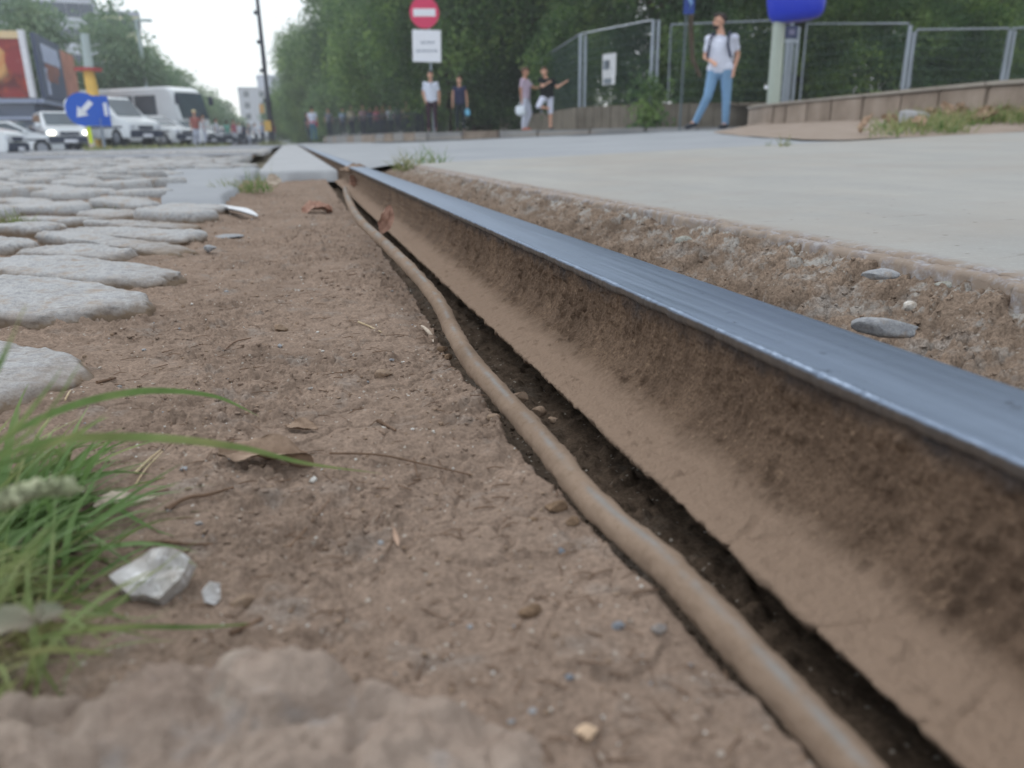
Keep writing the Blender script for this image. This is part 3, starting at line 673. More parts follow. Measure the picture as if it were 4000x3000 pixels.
# flat flake leaf-like chips
def ribbon(name,label,pts,wid,mat,cat,thick=.0004,curl=0.,parent=None,taper=True,nseg=14):
    P=catmull(np.array(pts,float),np.linalg.norm(np.array(pts[-1])-np.array(pts[0]))/nseg)
    n=len(P); T=np.gradient(P,axis=0); T/=np.linalg.norm(T,axis=1)[:,None]+1e-9
    A=np.cross(T,[0,0,1.]); A/=np.linalg.norm(A,axis=1)[:,None]+1e-9; B=np.cross(A,T)
    t=np.linspace(0,1,n); w_=wid/2*(np.sin(np.pi*np.clip(t*.93+.05,0,1))**.6 if taper else np.ones(n))
    V=[];
    for s,hh in ((-1,curl),(-.5,curl*.3),(0,0),(.5,curl*.3),(1,curl)):
        V.append(P+A*(w_*s)[:,None]+B*(hh*w_)[:,None])
    V=np.stack(V,1); top=V.reshape(-1,3); bot=(V-B[:,None,:]*thick).reshape(-1,3); F=grid_faces(n,5)
    o=mesh_np(name,np.vstack([top,bot]),np.vstack([F,F[:,::-1]+len(top)]),mat,parent)
    if label: tag(o,label,cat)
    return o
def leafmat(name,c,c2):
    n=NB(name,.7,.3); f=n.noise(120,4,.6); n.color(n.ramp(f,[(.3,c2),(.7,c)])); n.bump(f,.0006); return n.m
M_leafred=leafmat('reddish_dry_leaf',srgb(176,140,124),srgb(138,104,90)); M_leafbrown=leafmat('brown_dry_leaf',srgb(160,138,120),srgb(120,100,84)); M_leafpale=leafmat('pale_dry_leaf',srgb(196,184,170),srgb(160,146,132))
M_twig=leafmat('twig_brown',srgb(126,102,84),srgb(92,72,58)); M_straw=leafmat('straw',srgb(196,180,150),srgb(160,140,110)); M_paper=leafmat('white_paper',srgb(212,215,220),srgb(196,200,206))
def on_d(px,py,dz=0.): 
    q=on_dirt(px,py); return (q[0],q[1],q[2]+dz)
def on_line(pxs,dz): return [on_d(a,b,d_) for (a,b),d_ in zip(pxs,dz)]
def twig(label,pxs,rad,mat,dz=None,name='twig',cat='twig'):
    dz=dz or [.0012]*len(pxs); P=catmull(np.array(on_line(pxs,dz)),.004)
    o=tube(name,[tuple(p) for p in P],list(np.linspace(rad,rad*.6,len(P))),mat,None,6); tag(o,label,cat); return o
twig('long thin brown stalk lying right of the crumpled leaf',[(1290,1790),(1480,1800),(1650,1825),(1840,1862)],.0007,M_twig,[.003,.0035,.002,.001])
twig('short stalk crossing the long brown stalk',[(1618,1800),(1624,1835),(1632,1870)],.0005,M_twig)
twig('dark twig in the churned dirt below the grass blades',[(650,1995),(730,1960),(820,1945),(915,1925)],.0012,M_twig,[.001,.002,.002,.003])
twig('flat dark twig above the pale stone shard',[(520,2135),(640,2125),(740,2135),(835,2135)],.0010,M_twig)
twig('pair-of-straws member lying upper left of the grass blade tip',[(530,1855),(580,1820),(632,1785)],.0008,M_straw,[.001,.003,.004],'straw','straw')
twig('thinner straw crossing the first beside the grass',[(530,1900),(575,1850),(640,1790)],.0005,M_straw,[.001,.003,.004],'straw','straw')
twig('small twig stub pointing at the cable',[(1475,1650),(1510,1668),(1545,1688)],.0013,M_twig)
twig('fine root strand on the mid dirt',[(1400,1262),(1440,1278),(1490,1302)],.0009,M_straw)
twig('thin stem in the far dirt near the lifted cable',[(1255,1095),(1320,1085),(1395,1072)],.0010,M_twig)
twig('fine dark stem across the middle dirt',[(880,1370),(920,1340),(980,1325)],.0008,M_twig)
twig('reddish stalk at the right of the low grass blade',[(900,2485),(960,2460),(1010,2435),(1025,2420)],.0010,M_twig)
twig('thin branched stem on dirt beside the crumpled leaf',[(1125,2150),(1190,2080),(1290,1960)],.0006,M_twig,[.001,.001,.0015])
twig('short dark twig beside the nearest cobble',[(380,1500),(420,1490),(452,1482)],.0013,M_twig)
twig('pale stem in the dirt next to the nearest cobble',[(255,1570),(268,1545),(277,1532)],.0007,M_straw)
ribbon('leaf_strip','small pale curled leaf strip left of the cable crack',on_line([(1645,1287),(1668,1305),(1685,1325),(1692,1340)],[.004,.003,.002,.001]),.0040,M_leafpale,'leaf',curl=.5)
ribbon('seed_husk','tiny upright tan husk in the churned dirt',on_line([(1540,2095),(1546,2115),(1556,2140)],[.004,.0025,.001]),.0022,flat('husk',srgb(172,146,128),.9),'husk',curl=.5)
def leaf(name,label,c,length,width,rz,mat,cup=.4,wav=.12,tilt=(0,0),seed=1,thick=.0005,cat='leaf'):
    nu,nv=26,15; u=np.linspace(0,1,nu);v=np.linspace(-1,1,nv); Ug,Vg=np.meshgrid(u,v,indexing='ij')
    wdt=width/2*np.sin(np.pi*np.clip(Ug,0.02,.98))**.7*(1+.22*vnoise(Ug*7+seed,np.sign(Vg)*3.,seed)*(np.abs(Vg)>.9))
    X=(Ug-.5)*length; Y=Vg*wdt; Z=cup*width*.5*(Vg**2)*np.sin(np.pi*Ug)+wav*width*vnoise(Ug*3.3+seed,Vg*1.4,seed)+.10*width*np.abs(vnoise(Ug*9+seed,Vg*3,seed+1))
    V=np.stack([X,Y,Z],-1).reshape(-1,3); F=grid_faces(nu,nv)
    o=mesh_np(name,np.vstack([V,V-[0,0,thick]]),np.vstack([F,F[:,::-1]+len(V)]),mat)
    o.location=c; o.rotation_euler=(tilt[0],tilt[1],rz); return tag(o,label,cat)
q=on_d(1040,1815); leaf('dry_leaf','large crumpled brown leaf half buried under the long grass blade',(q[0],q[1]+.004,q[2]+.0022),.050,.022,-.30,M_leafbrown,.35,.30,(math.radians(8),0),3)
q=on_d(1180,1690); leaf('dry_leaf','small curled brown leaf just above the long grass blade tip',(q[0],q[1],q[2]+.003),.022,.010,-.6,M_leafbrown,.6,.1,(.2,0),4)
q=on_d(450,1985); leaf('leaf_flake','pale grey pointed flake on the dirt above the stone shard',(q[0],q[1],q[2]+.004),.0175,.0085,.55,M_leafpale,.1,.05,(math.radians(25),0),5)
q=on_d(560,1968); leaf('leaf_flake','slim pale flake beside the grey pointed one',(q[0],q[1],q[2]+.002),.0150,.0026,.35,M_leafpale,.1,.05,(.2,0),6)
q=on_d(1240,832); leaf('dry_leaf','reddish curled leaf lying on dirt left of the cable top',(q[0],q[1],q[2]+.006),.075,.055,.2,M_leafred,.5,.2,(.25,0),7)
q=on_z(1500,868,.035); leaf('dry_leaf','reddish-brown leaf standing upright between cable and rail',(q[0]+.002,q[1],q[2]+.004),.052,.024,.5,M_leafred,.5,.1,(math.radians(80),math.radians(-62),0),8)
q=on_z(1388,722,.02); leaf('dry_leaf','pinkish leaf lying in the slot at the far end of the cable',(q[0],q[1],q[2]),.07,.06,1.0,M_leafred,.5,.15,(.6,0),9)
q=on_z(1385,668,.055); leaf('dry_leaf','grey-brown leaf bridging the slot beside the crossing plate',(q[0],q[1],q[2]),.16,.07,-.9,M_leafbrown,.4,.1,(.3,0),10)
q=on_z(1070,708,.05); leaf('dry_leaf','small tan leaf in front of the crossing plate by the grass',(q[0],q[1],q[2]),.05,.04,.4,M_leafpale,.4,.1,(.9,0),11)
ribbon('paper_scrap','crumpled white paper scrap at the far right of the cobbles',[tuple(on_z(848,802,.016)),tuple(on_z(890,818,.014)),tuple(on_z(945,826,.016)),tuple(on_z(1003,843,.010))],.036,M_paper,'paper scrap',thick=.002,curl=.35,taper=True)
# mud plates cracked on the rail foot and cable
def plate(name,label,cen,rx,ry_,rz,tilt,mat,seed,h=.0014,parent=None):
    bm=bmesh.new(); n=22; rs=random.Random(seed); 
    prof=[(0,1.0,h),(.7,1.0,h),(.93,1,h*.75),(1,1,0),(1.0,1,-h)]
    rad=[1+.16*float(vnoise(np.array([math.cos(2*math.pi*k/n)*1.7+seed]),np.array([math.sin(2*math.pi*k/n)*1.7]),seed)[0])+rs.uniform(-.05,.05) for k in range(n)]
    c0=bm.verts.new((0,0,h)); rings=[]
    for r,_,z in prof[1:]:
        rings.append([bm.verts.new((rx*r*rad[k]*math.cos(2*math.pi*k/n),ry_*r*rad[k]*math.sin(2*math.pi*k/n),z+rs.uniform(-.1,.1)*h)) for k in range(n)])
    for k in range(n): bm.faces.new((c0,rings[0][k],rings[0][(k+1)%n]))
    for a,b in zip(rings,rings[1:]):
        for k in range(n): bm.faces.new((a[k],b[k],b[(k+1)%n],a[(k+1)%n]))
    o=from_bm(name,bm,mat,parent,True); o.location=cen; o.rotation_euler=(tilt[0],tilt[1],rz); return o
# uncountable crumbs and grit
def grit(name,label,pts,sizes,mat,seed):
    rs=np.random.RandomState(seed); bm=bmesh.new(); bmesh.ops.create_icosphere(bm,subdivisions=1,radius=1); bv=np.array([v.co[:] for v in bm.verts]); bf=np.array([[v.index for v in f.verts] for f in bm.faces]); bm.free()
    n=len(pts); nv=len(bv); jit=1+rs.uniform(-.28,.28,(n,nv,1)); th=rs.uniform(0,6.28,n); c,s=np.cos(th),np.sin(th)
    V=bv[None]*jit*np.stack([sizes,sizes*rs.uniform(.5,1,n),sizes*rs.uniform(.35,.75,n)],-1)[:,None,:]
    X=V[...,0]*c[:,None]-V[...,1]*s[:,None];Y=V[...,0]*s[:,None]+V[...,1]*c[:,None]
    P_=np.stack([X,Y,V[...,2]],-1)+pts[:,None,:]
    o=mesh_np(name,P_.reshape(-1,3),(bf[None]+np.arange(n)[:,None,None]*nv).reshape(-1,3),mat,None,False); return tag(o,label,None,None,'stuff')
def scatter(n,seed,y0=.11,y1=2.2,size=(.0006,.0022),rough_only=False):
    rs=np.random.RandomState(seed); y=y0*(y1/y0)**rs.rand(n); x=np.interp(y,EY,EX)-rs.rand(n)**1.0*(.12+.22*y+.02)
    if rough_only:
        k=fbm(x,y,.11,3,.5,51)+.15+.9*np.exp(-(((x+.025)/.035)**2+((y-.325)/.04)**2))>.12; x,y=x[k],y[k]
    s=size[0]*(size[1]/size[0])**(rs.rand(len(x))**2)*np.clip((y/.5)**.4,.6,1.6); return np.stack([x,y,dirt_h(x,y)+s*.25],-1),s
p,s=scatter(5200,1,size=(.0006,.0024),rough_only=True); grit('soil_crumbs','brown soil crumbs scattered over the dirt',p,s,M_dirt,1)
p,s=scatter(1500,2); grit('soil_crumbs','soil crumbs over the compact dirt',p,s,M_stone_brown,2)
p,s=scatter(420,3,size=(.0005,.0016)); grit('grit','pale grit grains in the dirt',p,s,M_stone_white,3)
p,s=scatter(70,4,size=(.0008,.0028)); grit('grit','blue-grey grit grains in the dirt',p,s,M_stone_grey,4)
rs=np.random.RandomState(9); y=.14*(2.6/.14)**rs.rand(2600); x=.275+.17*rs.rand(2600); s=.0007*(4)**(rs.rand(2600)**2)*np.clip((y/.5)**.4,.6,1.6)
grit('bedding_grit','grit on the broken bedding',np.stack([x,y,bed_h(x,y)+s*.2],-1),s,M_rubble,5)
rs=np.random.RandomState(10); y=.14*(2.6/.14)**rs.rand(900); x=.125+.03*rs.rand(900); s=.0008*(4)**(rs.rand(900)**2)
grit('slot_crumbs','loose crumbs in the slot',np.stack([x,y,np.full(900,-.0265)],-1),s,M_dirtshade,6)
# fibres and litter bits (straw crumbs)
rs=np.random.RandomState(12); bm=bmesh.new()
for i in range(520):
    y=.13*(1.6/.13)**rs.rand(); x=float(np.interp(y,EY,EX))-rs.rand()*(.10+.25*y); z=hz(x,y); a=rs.rand()*6.28; L=rs.uniform(.002,.009)*max(.7,(y/.5)**.5); r=rs.uniform(.00018,.0004)
    bm_tube(bm,[(x-math.cos(a)*L,y-math.sin(a)*L,z+.0008),(x,y,z+rs.uniform(.0006,.002)),(x+math.cos(a)*L,y+math.sin(a)*L,z+.0006)],[r,r,r*.6],4,False)
o=from_bm('plant_fibres',bm,M_twig); tag(o,'tiny dry stems and fibres in the dirt',None,None,'stuff')
# ================================================================= grass
def grass_mat(name,c1,c2,tip):
    n=NB(name,.5,.35); f=n.noise(40,3,.6); st=n.noise(14,2,.5)
    col=n.ramp(f,[(.3,c1),(.7,c2)]); col=n.mix(n.ramp(st,[(.47,0),(.66,.8)]),col,tip); n.color(col)
    n.b.inputs['Subsurface Weight'].default_value=0
    # thin leaf: some light passes through
    tr=n.N.new('ShaderNodeBsdfTranslucent'); n.L.new(col,tr.inputs[0]); mx=n.N.new('ShaderNodeMixShader'); mx.inputs[0].default_value=.35
    out=n.N['Material Output']; n.L.new(n.b.outputs[0],mx.inputs[1]); n.L.new(tr.outputs[0],mx.inputs[2]); n.L.new(mx.outputs[0],out.inputs[0]); return n.m
M_grass=grass_mat('green_grass',srgb(88,118,66),srgb(124,154,96),srgb(170,168,120)); M_grassfar=grass_mat('dry_green_grass',srgb(106,122,74),srgb(138,148,98),srgb(176,166,126))
M_grassdark=grass_mat('dark_grass',srgb(66,92,60),srgb(96,122,84),srgb(140,146,110))
M_weed=grass_mat('weed_leaf',srgb(120,140,112),srgb(150,168,140),srgb(160,140,130))
def blade_arrays(P,wid,fold=.25,tw=0.):
    P=np.asarray(P,float); n=len(P); T=np.gradient(P,axis=0); T/=np.linalg.norm(T,axis=1)[:,None]+1e-9
    A=np.cross(T,[0,0,1.]); A/=np.linalg.norm(A,axis=1)[:,None]+1e-9; B=np.cross(A,T); A,B=A*math.cos(tw)+B*math.sin(tw),B*math.cos(tw)-A*math.sin(tw); t=np.linspace(0,1,n); w_=wid/2*np.clip(1-t**2.2,.03,1)*np.clip(.55+t*2,0,1)
    return np.stack([P-A*w_[:,None]+B*(w_*fold)[:,None],P,P+A*w_[:,None]+B*(w_*fold)[:,None]],1)
def pix_blade(pxs,wid,parent,mat,label=None):
    P=catmull(np.array([at_D(a,b,d_) for a,b,d_ in pxs]),.004); V=blade_arrays(P,wid,.2,1.0); n=len(P)
    o=mesh_np('blade',V.reshape(-1,3),grid_faces(n,3),mat,parent)
    if label: o['label']=label
    return o
def curve_blade(root,az,L,lean,droop,rs,n=9):
    t=np.linspace(0,1,n); h=L*(t*math.cos(lean)-droop*t**2*.9); r=L*(t*math.sin(lean)+droop*.5*t**2); wob=.03*L*np.sin(t*3+rs.rand()*6)
    return np.stack([root[0]+np.cos(az)*r-np.sin(az)*wob,root[1]+np.sin(az)*r+np.cos(az)*wob,root[2]+np.maximum(h,-.0)],-1)
def blade_mass(name,roots,Ls,wids,leans,droops,mat,parent,seed,azs=None,label=None):
    rs=np.random.RandomState(seed); Vs=[];Fs=[];off=0; n=9; F=grid_faces(n,3)
    for i,r in enumerate(roots):
        az=azs[i] if azs is not None else rs.rand()*6.283
        V=blade_arrays(curve_blade(r,az,Ls[i],leans[i],droops[i],rs,n),wids[i],.25,rs.uniform(-1.2,1.2)); Vs.append(V.reshape(-1,3)); Fs.append(F+off); off+=n*3
    return tag(mesh_np(name,np.vstack(Vs),np.vstack(Fs),mat,parent),None,None,None,'stuff')
gt=tag(empty('grass_tuft',(-.155,.30,0)),'lush green grass tuft with long arching blades at the left edge','grass tuft')
inv=Matrix.Translation((.155,-.30,0))
def reparent(o): o.matrix_parent_inverse=inv
for spec,wd_ in (([(-60,1790,.30),(60,1690,.31),(250,1600,.325),(450,1545,.345),(640,1528,.365),(850,1552,.385),(1010,1625,.405)],.0048),
    ([(-40,1800,.28),(150,1735,.285),(350,1712,.29),(650,1716,.30),(950,1752,.315),(1200,1812,.325),(1490,1850,.343)],.0046),
    ([(120,2500,.235),(300,2470,.24),(520,2452,.245),(760,2452,.25),(950,2440,.255),(1090,2415,.262)],.0036),
    ([(-40,1500,.26),(10,1410,.262),(50,1320,.265),(80,1240,.27),(110,1185,.272)],.0036),
    ([(-50,1760,.27),(60,1680,.275),(150,1570,.28),(210,1490,.285),(250,1425,.29)],.0038),
    ([(-50,1800,.26),(120,1690,.27),(230,1560,.28),(290,1460,.285),(330,1400,.29)],.0034),
    ([(-30,1830,.26),(150,1760,.27),(290,1700,.285),(390,1640,.295),(420,1610,.30)],.0034),
    ([(-40,1960,.25),(100,1900,.255),(210,1800,.26),(280,1730,.27),(300,1690,.275)],.003),
    ([(-60,2300,.235),(60,2200,.24),(200,2080,.245),(280,1990,.25),(350,1920,.255)],.0036),
    ([(-60,2420,.23),(40,2300,.235),(140,2170,.24),(200,2050,.245),(230,1950,.25)],.0036),
    ([(60,2560,.222),(200,2540,.225),(330,2545,.23),(440,2560,.235)],.003)):
    o=pix_blade(spec,wd_,gt,M_grass); reparent(o)
rs=np.random.RandomState(20); N_=640
rx=-.150+.050*rs.randn(N_)*.55; ryy=.30+rs.uniform(-.085,.11,N_); rx=np.minimum(rx,-.098-.25*(ryy-.29)); 
roots=np.stack([rx,ryy,dirt_h(rx,ryy)-.002],-1)
o=blade_mass('blade_cluster',roots,rs.uniform(.025,.072,N_),rs.uniform(.0016,.0036,N_),rs.uniform(.2,1.25,N_),rs.uniform(.1,.6,N_),M_grass,gt,21,azs=rs.uniform(-1.8,1.6,N_)); reparent(o)
N_=140; rx=-.130+.03*rs.randn(N_)*.6; ryy=.27+rs.uniform(-.06,.06,N_); roots=np.stack([rx,ryy,dirt_h(rx,ryy)-.002],-1)
o=blade_mass('blade_cluster',roots,rs.uniform(.02,.05,N_),rs.uniform(.0012,.0026,N_),rs.uniform(.8,1.4,N_),rs.uniform(.1,.5,N_),M_grassfar,gt,22,azs=rs.uniform(-1.4,1.0,N_)); reparent(o)
# seed head and round weed leaves in the tuft
for i,(px,py,d_,s_) in enumerate(((40,2430,.225,.008),(190,2395,.228,.007))):
    q=at_D(px,py,d_); lf=leaf('weed_leaf',None,(q[0],q[1],q[2]),s_*1.5,s_,i*1.3,M_weed,.3,.1,(.5+.1*i,.2),30+i,cat=None); 
    lf.parent=gt; reparent(lf)
    if 'label' in lf: del lf['label']
sp=[at_D(a,b,.24) for a,b in ((0,1960),(90,1925),(180,1905),(290,1900),(330,1915))]
bm=bmesh.new(); bm_tube(bm,sp,.0006,5)
rs2=random.Random(4)
for k in range(80):
    t=k/110*3.999; i=int(t); c=Vector(sp[i]).lerp(Vector(sp[i+1]),t-i); r=bmesh.ops.create_icosphere(bm,subdivisions=1,radius=.0009)
    for v in r['verts']: v.co=Vector((v.co.x*2.2,v.co.y,v.co.z))+c+Vector((rs2.uniform(-.001,.001),rs2.uniform(-.0024,.0024),rs2.uniform(-.0026,.0026)))
o=from_bm('seed_head',bm,leafmat('seed_green',srgb(186,190,160),srgb(140,150,116)),gt); reparent(o)
def tuft(name,label,loc,rad,n,L,mat,seed,wid=.003,cat='grass tuft',flat_=1.0):
    rs=np.random.RandomState(seed); e=tag(empty(name,loc),label,cat); a=rs.rand(n)*6.28;r=rad*np.sqrt(rs.rand(n))
    roots=np.stack([r*np.cos(a),r*np.sin(a)*flat_,np.full(n,-.004)],-1)
    blade_mass('blade_cluster',roots,rs.uniform(.4,1.0,n)*L,rs.uniform(.6,1.1,n)*wid,rs.uniform(.05,.9,n),rs.uniform(0,.5,n),mat,e,seed+1)
    return e
q=on_z(1005,725,.03); tuft('grass_tuft','fresh green tuft growing before the crossing plate corner',(q[0],q[1],.012),.055,70,.12,M_grass,40)
q=on_z(955,735,.02); tuft('grass_tuft','yellowish low tuft left of the fresh green one at the plate',(q[0]-.03,q[1]-.05,.012),.09,90,.085,M_grassfar,42)
q=on_z(45,870,.02); tuft('grass_tuft','dry straw-coloured tuft between cobbles at the left edge',(q[0],q[1],.01),.035,120,.055,M_grassfar,44,.0022)
q=on_z(400,808,.02); tuft('moss_tuft','dark green low tuft between two far cobbles',(q[0],q[1],.008),.055,160,.028,M_grassdark,46,.003)
q=on_plane(1590,650,.07,.03,.47); tuft('grass_tuft','green tuft left half of the pair at the slab joint',(q[0],q[1],.055),.06,60,.13,M_grassfar,48,.004)
q=on_plane(1685,635,.07,.03,.47); tuft('grass_tuft','brighter green tuft right half of the pair at the slab joint',(q[0],q[1],.060),.07,70,.14,M_grass,50,.004)
q=on_plane(3060,572,.07,.03,.47); tuft('grass_tuft','small lone green tuft on the slab joint far right',(q[0],q[1],q[2]-.01),.03,24,.10,M_grassfar,52,.004)
q=on_plane(3005,570,.07,.03,.47); tuft('grass_tuft','tiny low tuft left of the lone one on the slab joint',(q[0],q[1],q[2]-.01),.02,14,.06,M_grassfar,54,.004)
# ================================================================= background: surfaces
def D_of(x,y): return math.hypot(x,y)
def poly_sheet(name,A,B,mat,label,n=8,jit=.0):   # ruled surface between polylines A and B (same length, 3D)
    A=np.array(A,float);B=np.array(B,float); t=np.linspace(0,1,n)[None,:,None]
    k=np.linspace(0,len(A)-1,60); A=np.stack([np.interp(k,np.arange(len(A)),A[:,i]) for i in range(3)],-1); B=np.stack([np.interp(k,np.arange(len(B)),B[:,i]) for i in range(3)],-1)
    P=A[:,None,:]*(1-t)+B[:,None,:]*t; P[...,2]+=jit*fbm(P[...,0],P[...,1],.8,3,.5,301)
    return tag(sheet(name,P[...,0],P[...,1],P[...,2],mat),label,kind='structure')
M_pave=plain_rough('pavement_concrete',srgb(150,150,150),srgb(128,128,130),1.5)
M_soil=plain_rough('bed_soil',srgb(150,134,120),srgb(116,106,88),3.5,bd=.01)
M_kerb=plain_rough('kerb_stone',srgb(160,148,138),srgb(112,100,90),2.2,bd=.004)
M_kerbtop=plain_rough('kerb_top',srgb(160,155,148),srgb(140,134,128),3)
# pavement on the far side of the side street
kl=[(1.0,70),(1.6,42),(2.6,26),(3.4,20.6),(5.6,18.2),(7.6,16.6),(9.6,15.6),(12,15.4)]
pz=lambda y: .36+.0028*max(0,y-22)
A=[(x,y,pz(y)) for x,y in kl]; B=[(8.8,75,.52),(8.8,42,.45),(9.4,30,.42),(9.0,26,.40),(8.7,23,.38),(9.6,20.1,.37),(11.5,19.9,.38),(13.5,19.9,.40)]
poly_sheet('pavement',A,B,M_pave,'grey pavement where people stand',jit=.01)
bm=bmesh.new()
kb=tag(empty('pavement_kerb',(0,0,0)),'low worn kerb along the far pavement','kerb')
P=[np.array((x,y,pz(y))) for x,y in kl[1:]]
for a,b in zip(P,P[1:]):
    n=max(1,int(np.linalg.norm(b-a)/1.0)); 
    for i in range(n):
        p=a+(b-a)*(i+.02)/n; q=a+(b-a)*(i+.98)/n; c=(p+q)/2; d=q-p; L=np.linalg.norm(d)
        o=box('kerb_stone',(0,0,0),(L,.14,.30),M_kerb if RS.rand()<.35 else M_pave,kb,None,.015); o.location=(c[0],c[1],c[2]-.145+RS.uniform(-.01,.01)); o.rotation_euler=(0,0,math.atan2(d[1],d[0]))
# dusty strip in front of the kerb
poly_sheet('dusty_verge',[(2.45,25,.215),(3.2,20.1,.215),(5.5,17.8,.27),(7.5,16.2,.32)],[(1.9,21,.185),(2.8,17.8,.20),(5.2,16.4,.255),(7.3,15.2,.315)],M_soil,'strip of dust and dry leaves at the foot of the pavement kerb',jit=.01)
poly_sheet('puddle_patch',[(5.0,14.0,.245),(6.2,13.8,.282),(7.8,13.6,.325)],[(5.2,15.2,.252),(6.4,14.8,.29),(7.9,14.2,.33)],plain_rough('dark_asphalt_patch',srgb(96,104,116),srgb(80,88,98),1.5),'darker asphalt patches before the pavement',jit=.0)
# raised bed: kerb blocks, soil
W_=[(3.9,2.2,.42),(4.35,3.4,.45),(4.75,4.6,.487),(5.25,6.0,.515),(5.75,7.6,.54),(6.25,9.2,.565),(6.65,10.4,.58),(7.05,11.4,.585),(7.6,12.2,.585),(8.4,12.8,.59)]
Fb=[(34,6,1.2),(30,10,1.15),(26,15,1.1),(21,17,1.05),(17.8,17.4,1.03),(15.8,17.6,1.02),(14,19.2,1.02),(13.2,19.8,1.02),(12.6,19.8,1.0),(12.0,19.8,.98)]
poly_sheet('raised_bed',[(x+.10,y+.03,z-.03) for x,y,z in W_],Fb,M_soil,'soil of the raised bed behind the kerb blocks',12,.05)
poly_sheet('park_ground',Fb,[(80,30,1.6),(80,60,1.6),(60,80,1.6),(50,80,1.6),(45,80,1.5),(40,80,1.4),(30,80,1.2),(24,80,1.1),(16,80,1.0),(9.0,78,.6)],M_soil,'shaded ground under the trees behind the fence',12,.05)
poly_sheet('park_edge',[(12.0,19.8,.98),(10,20.2,.98),(9.2,20.2,.98),(8.5,23,.98),(8.9,28.7,.98),(9.2,42,.7),(9.0,78,.6)],[(12.05,19.9,.98),(12,24,1.0),(13,28,1.0),(14,34,1.0),(15,45,1.0),(15.5,60,1.0),(16,80,1.0)],M_soil,'planted ground behind the concrete plinth',8,.04)
wall=tag(empty('kerb_wall',(0,0,0)),'low wall of brown concrete kerb blocks holding the raised bed','wall')
for i in range(len(W_)-1):
    a=np.array(W_[i]);b=np.array(W_[i+1]); L=np.linalg.norm((b-a)[:2]); n=max(1,int(round(L/.8)))
    for k in range(n):
        p=a+(b-a)*k/n; q=a+(b-a)*(k+1)/n; d=q-p; L2=np.linalg.norm(d[:2]); c=(p+q)/2; gap=.02 if RS.rand()<.7 else .06
        o=box('kerb_block',(0,0,0),(L2-gap,.16,.44),M_kerb,wall,None,.012); o.location=(c[0]+RS.uniform(-.008,.008),c[1],c[2]-.235); o.rotation_euler=(RS.uniform(-.02,.02),-math.atan2(d[2],L2),math.atan2(d[1],d[0])+RS.uniform(-.01,.01))
        o=box('cap_stone',(0,0,0),(L2-.006,.20,.030),M_kerbtop,wall,None,.006); o.location=(c[0],c[1],c[2]); o.rotation_euler=(0,-math.atan2(d[2],L2),math.atan2(d[1],d[0]))
# dirt ramp at the wall's foot
VF=[(3.95,1.9),(4.05,3.0),(4.3,3.47),(3.6,3.47),(2.75,3.50),(2.75,3.9),(3.3,5.2),(4.2,7.2),(5.0,8.9),(5.7,10.2)]
VW=[(3.9,2.2),(4.3,3.3),(4.5,3.9),(4.62,4.3),(4.75,4.6),(4.95,5.2),(5.25,6.0),(5.75,7.6),(6.25,9.2),(6.65,10.4)]
poly_sheet('verge',[(x-.06,y,float(side_z(x,y))+.085) for x,y in VW],[(x,y,float(side_z(x,y))+.004) for x,y in VF],plain_rough('dusty_verge_soil',srgb(160,147,138),srgb(132,118,106),5,bd=.01),'weedy verge at the foot of the kerb wall',16,.012)
rs=np.random.RandomState(31)
def along(t):
    k=t*(len(W_)-1); i=int(min(k,len(W_)-2)); f=k-i; return np.array(W_[i])*(1-f)+np.array(W_[i+1])*f
N_=5200; roots=[];
def verge_pt(t,u):
    k=t*(len(VF)-1); i=int(min(k,len(VF)-2)); f=k-i; a=np.array(VF[i])*(1-f)+np.array(VF[i+1])*f; b=np.array(VW[i])*(1-f)+np.array(VW[i+1])*f; q=a+(b-a)*u
    return (q[0],q[1],float(side_z(q[0],0))+.006+.08*u)
t_=.18+.68*rs.rand(N_); off=rs.rand(N_)
for t,u_ in zip(t_,off):
    q=verge_pt(t,u_)
    if fbm(np.array([q[0]]),np.array([q[1]]),.5,3,.5,311)[0]>-.12 and q[0]/q[1]>.80+.1*rs.rand(): roots.append(q)
roots=np.array(roots); n_=len(roots)
gv=blade_mass('verge_grass',roots,rs.uniform(.04,.15,n_),rs.uniform(.004,.009,n_),rs.uniform(.1,1.0,n_),rs.uniform(0,.5,n_),M_grassfar,None,32); tag(gv,'sparse green and dry grass along the foot of the kerb wall')
k2=rs.rand(n_)<.22; gv=blade_mass('verge_weeds',roots[k2],rs.uniform(.04,.10,k2.sum()),rs.uniform(.008,.02,k2.sum()),rs.uniform(.1,1.2,k2.sum()),rs.uniform(0,.5,k2.sum()),M_grass,None,33); tag(gv,'broad leaved weeds in the verge')
N_=500; roots=np.array([along(t)+np.array([.12+rs.rand()*.4,0,-.02]) for t in rs.rand(N_)*.95]); 
gv=blade_mass('bed_grass',roots,rs.uniform(.02,.08,N_),rs.uniform(.006,.012,N_),rs.uniform(.1,1.0,N_),rs.uniform(0,.5,N_),M_grassfar,None,34); tag(gv,'thin grass on top of the raised bed')
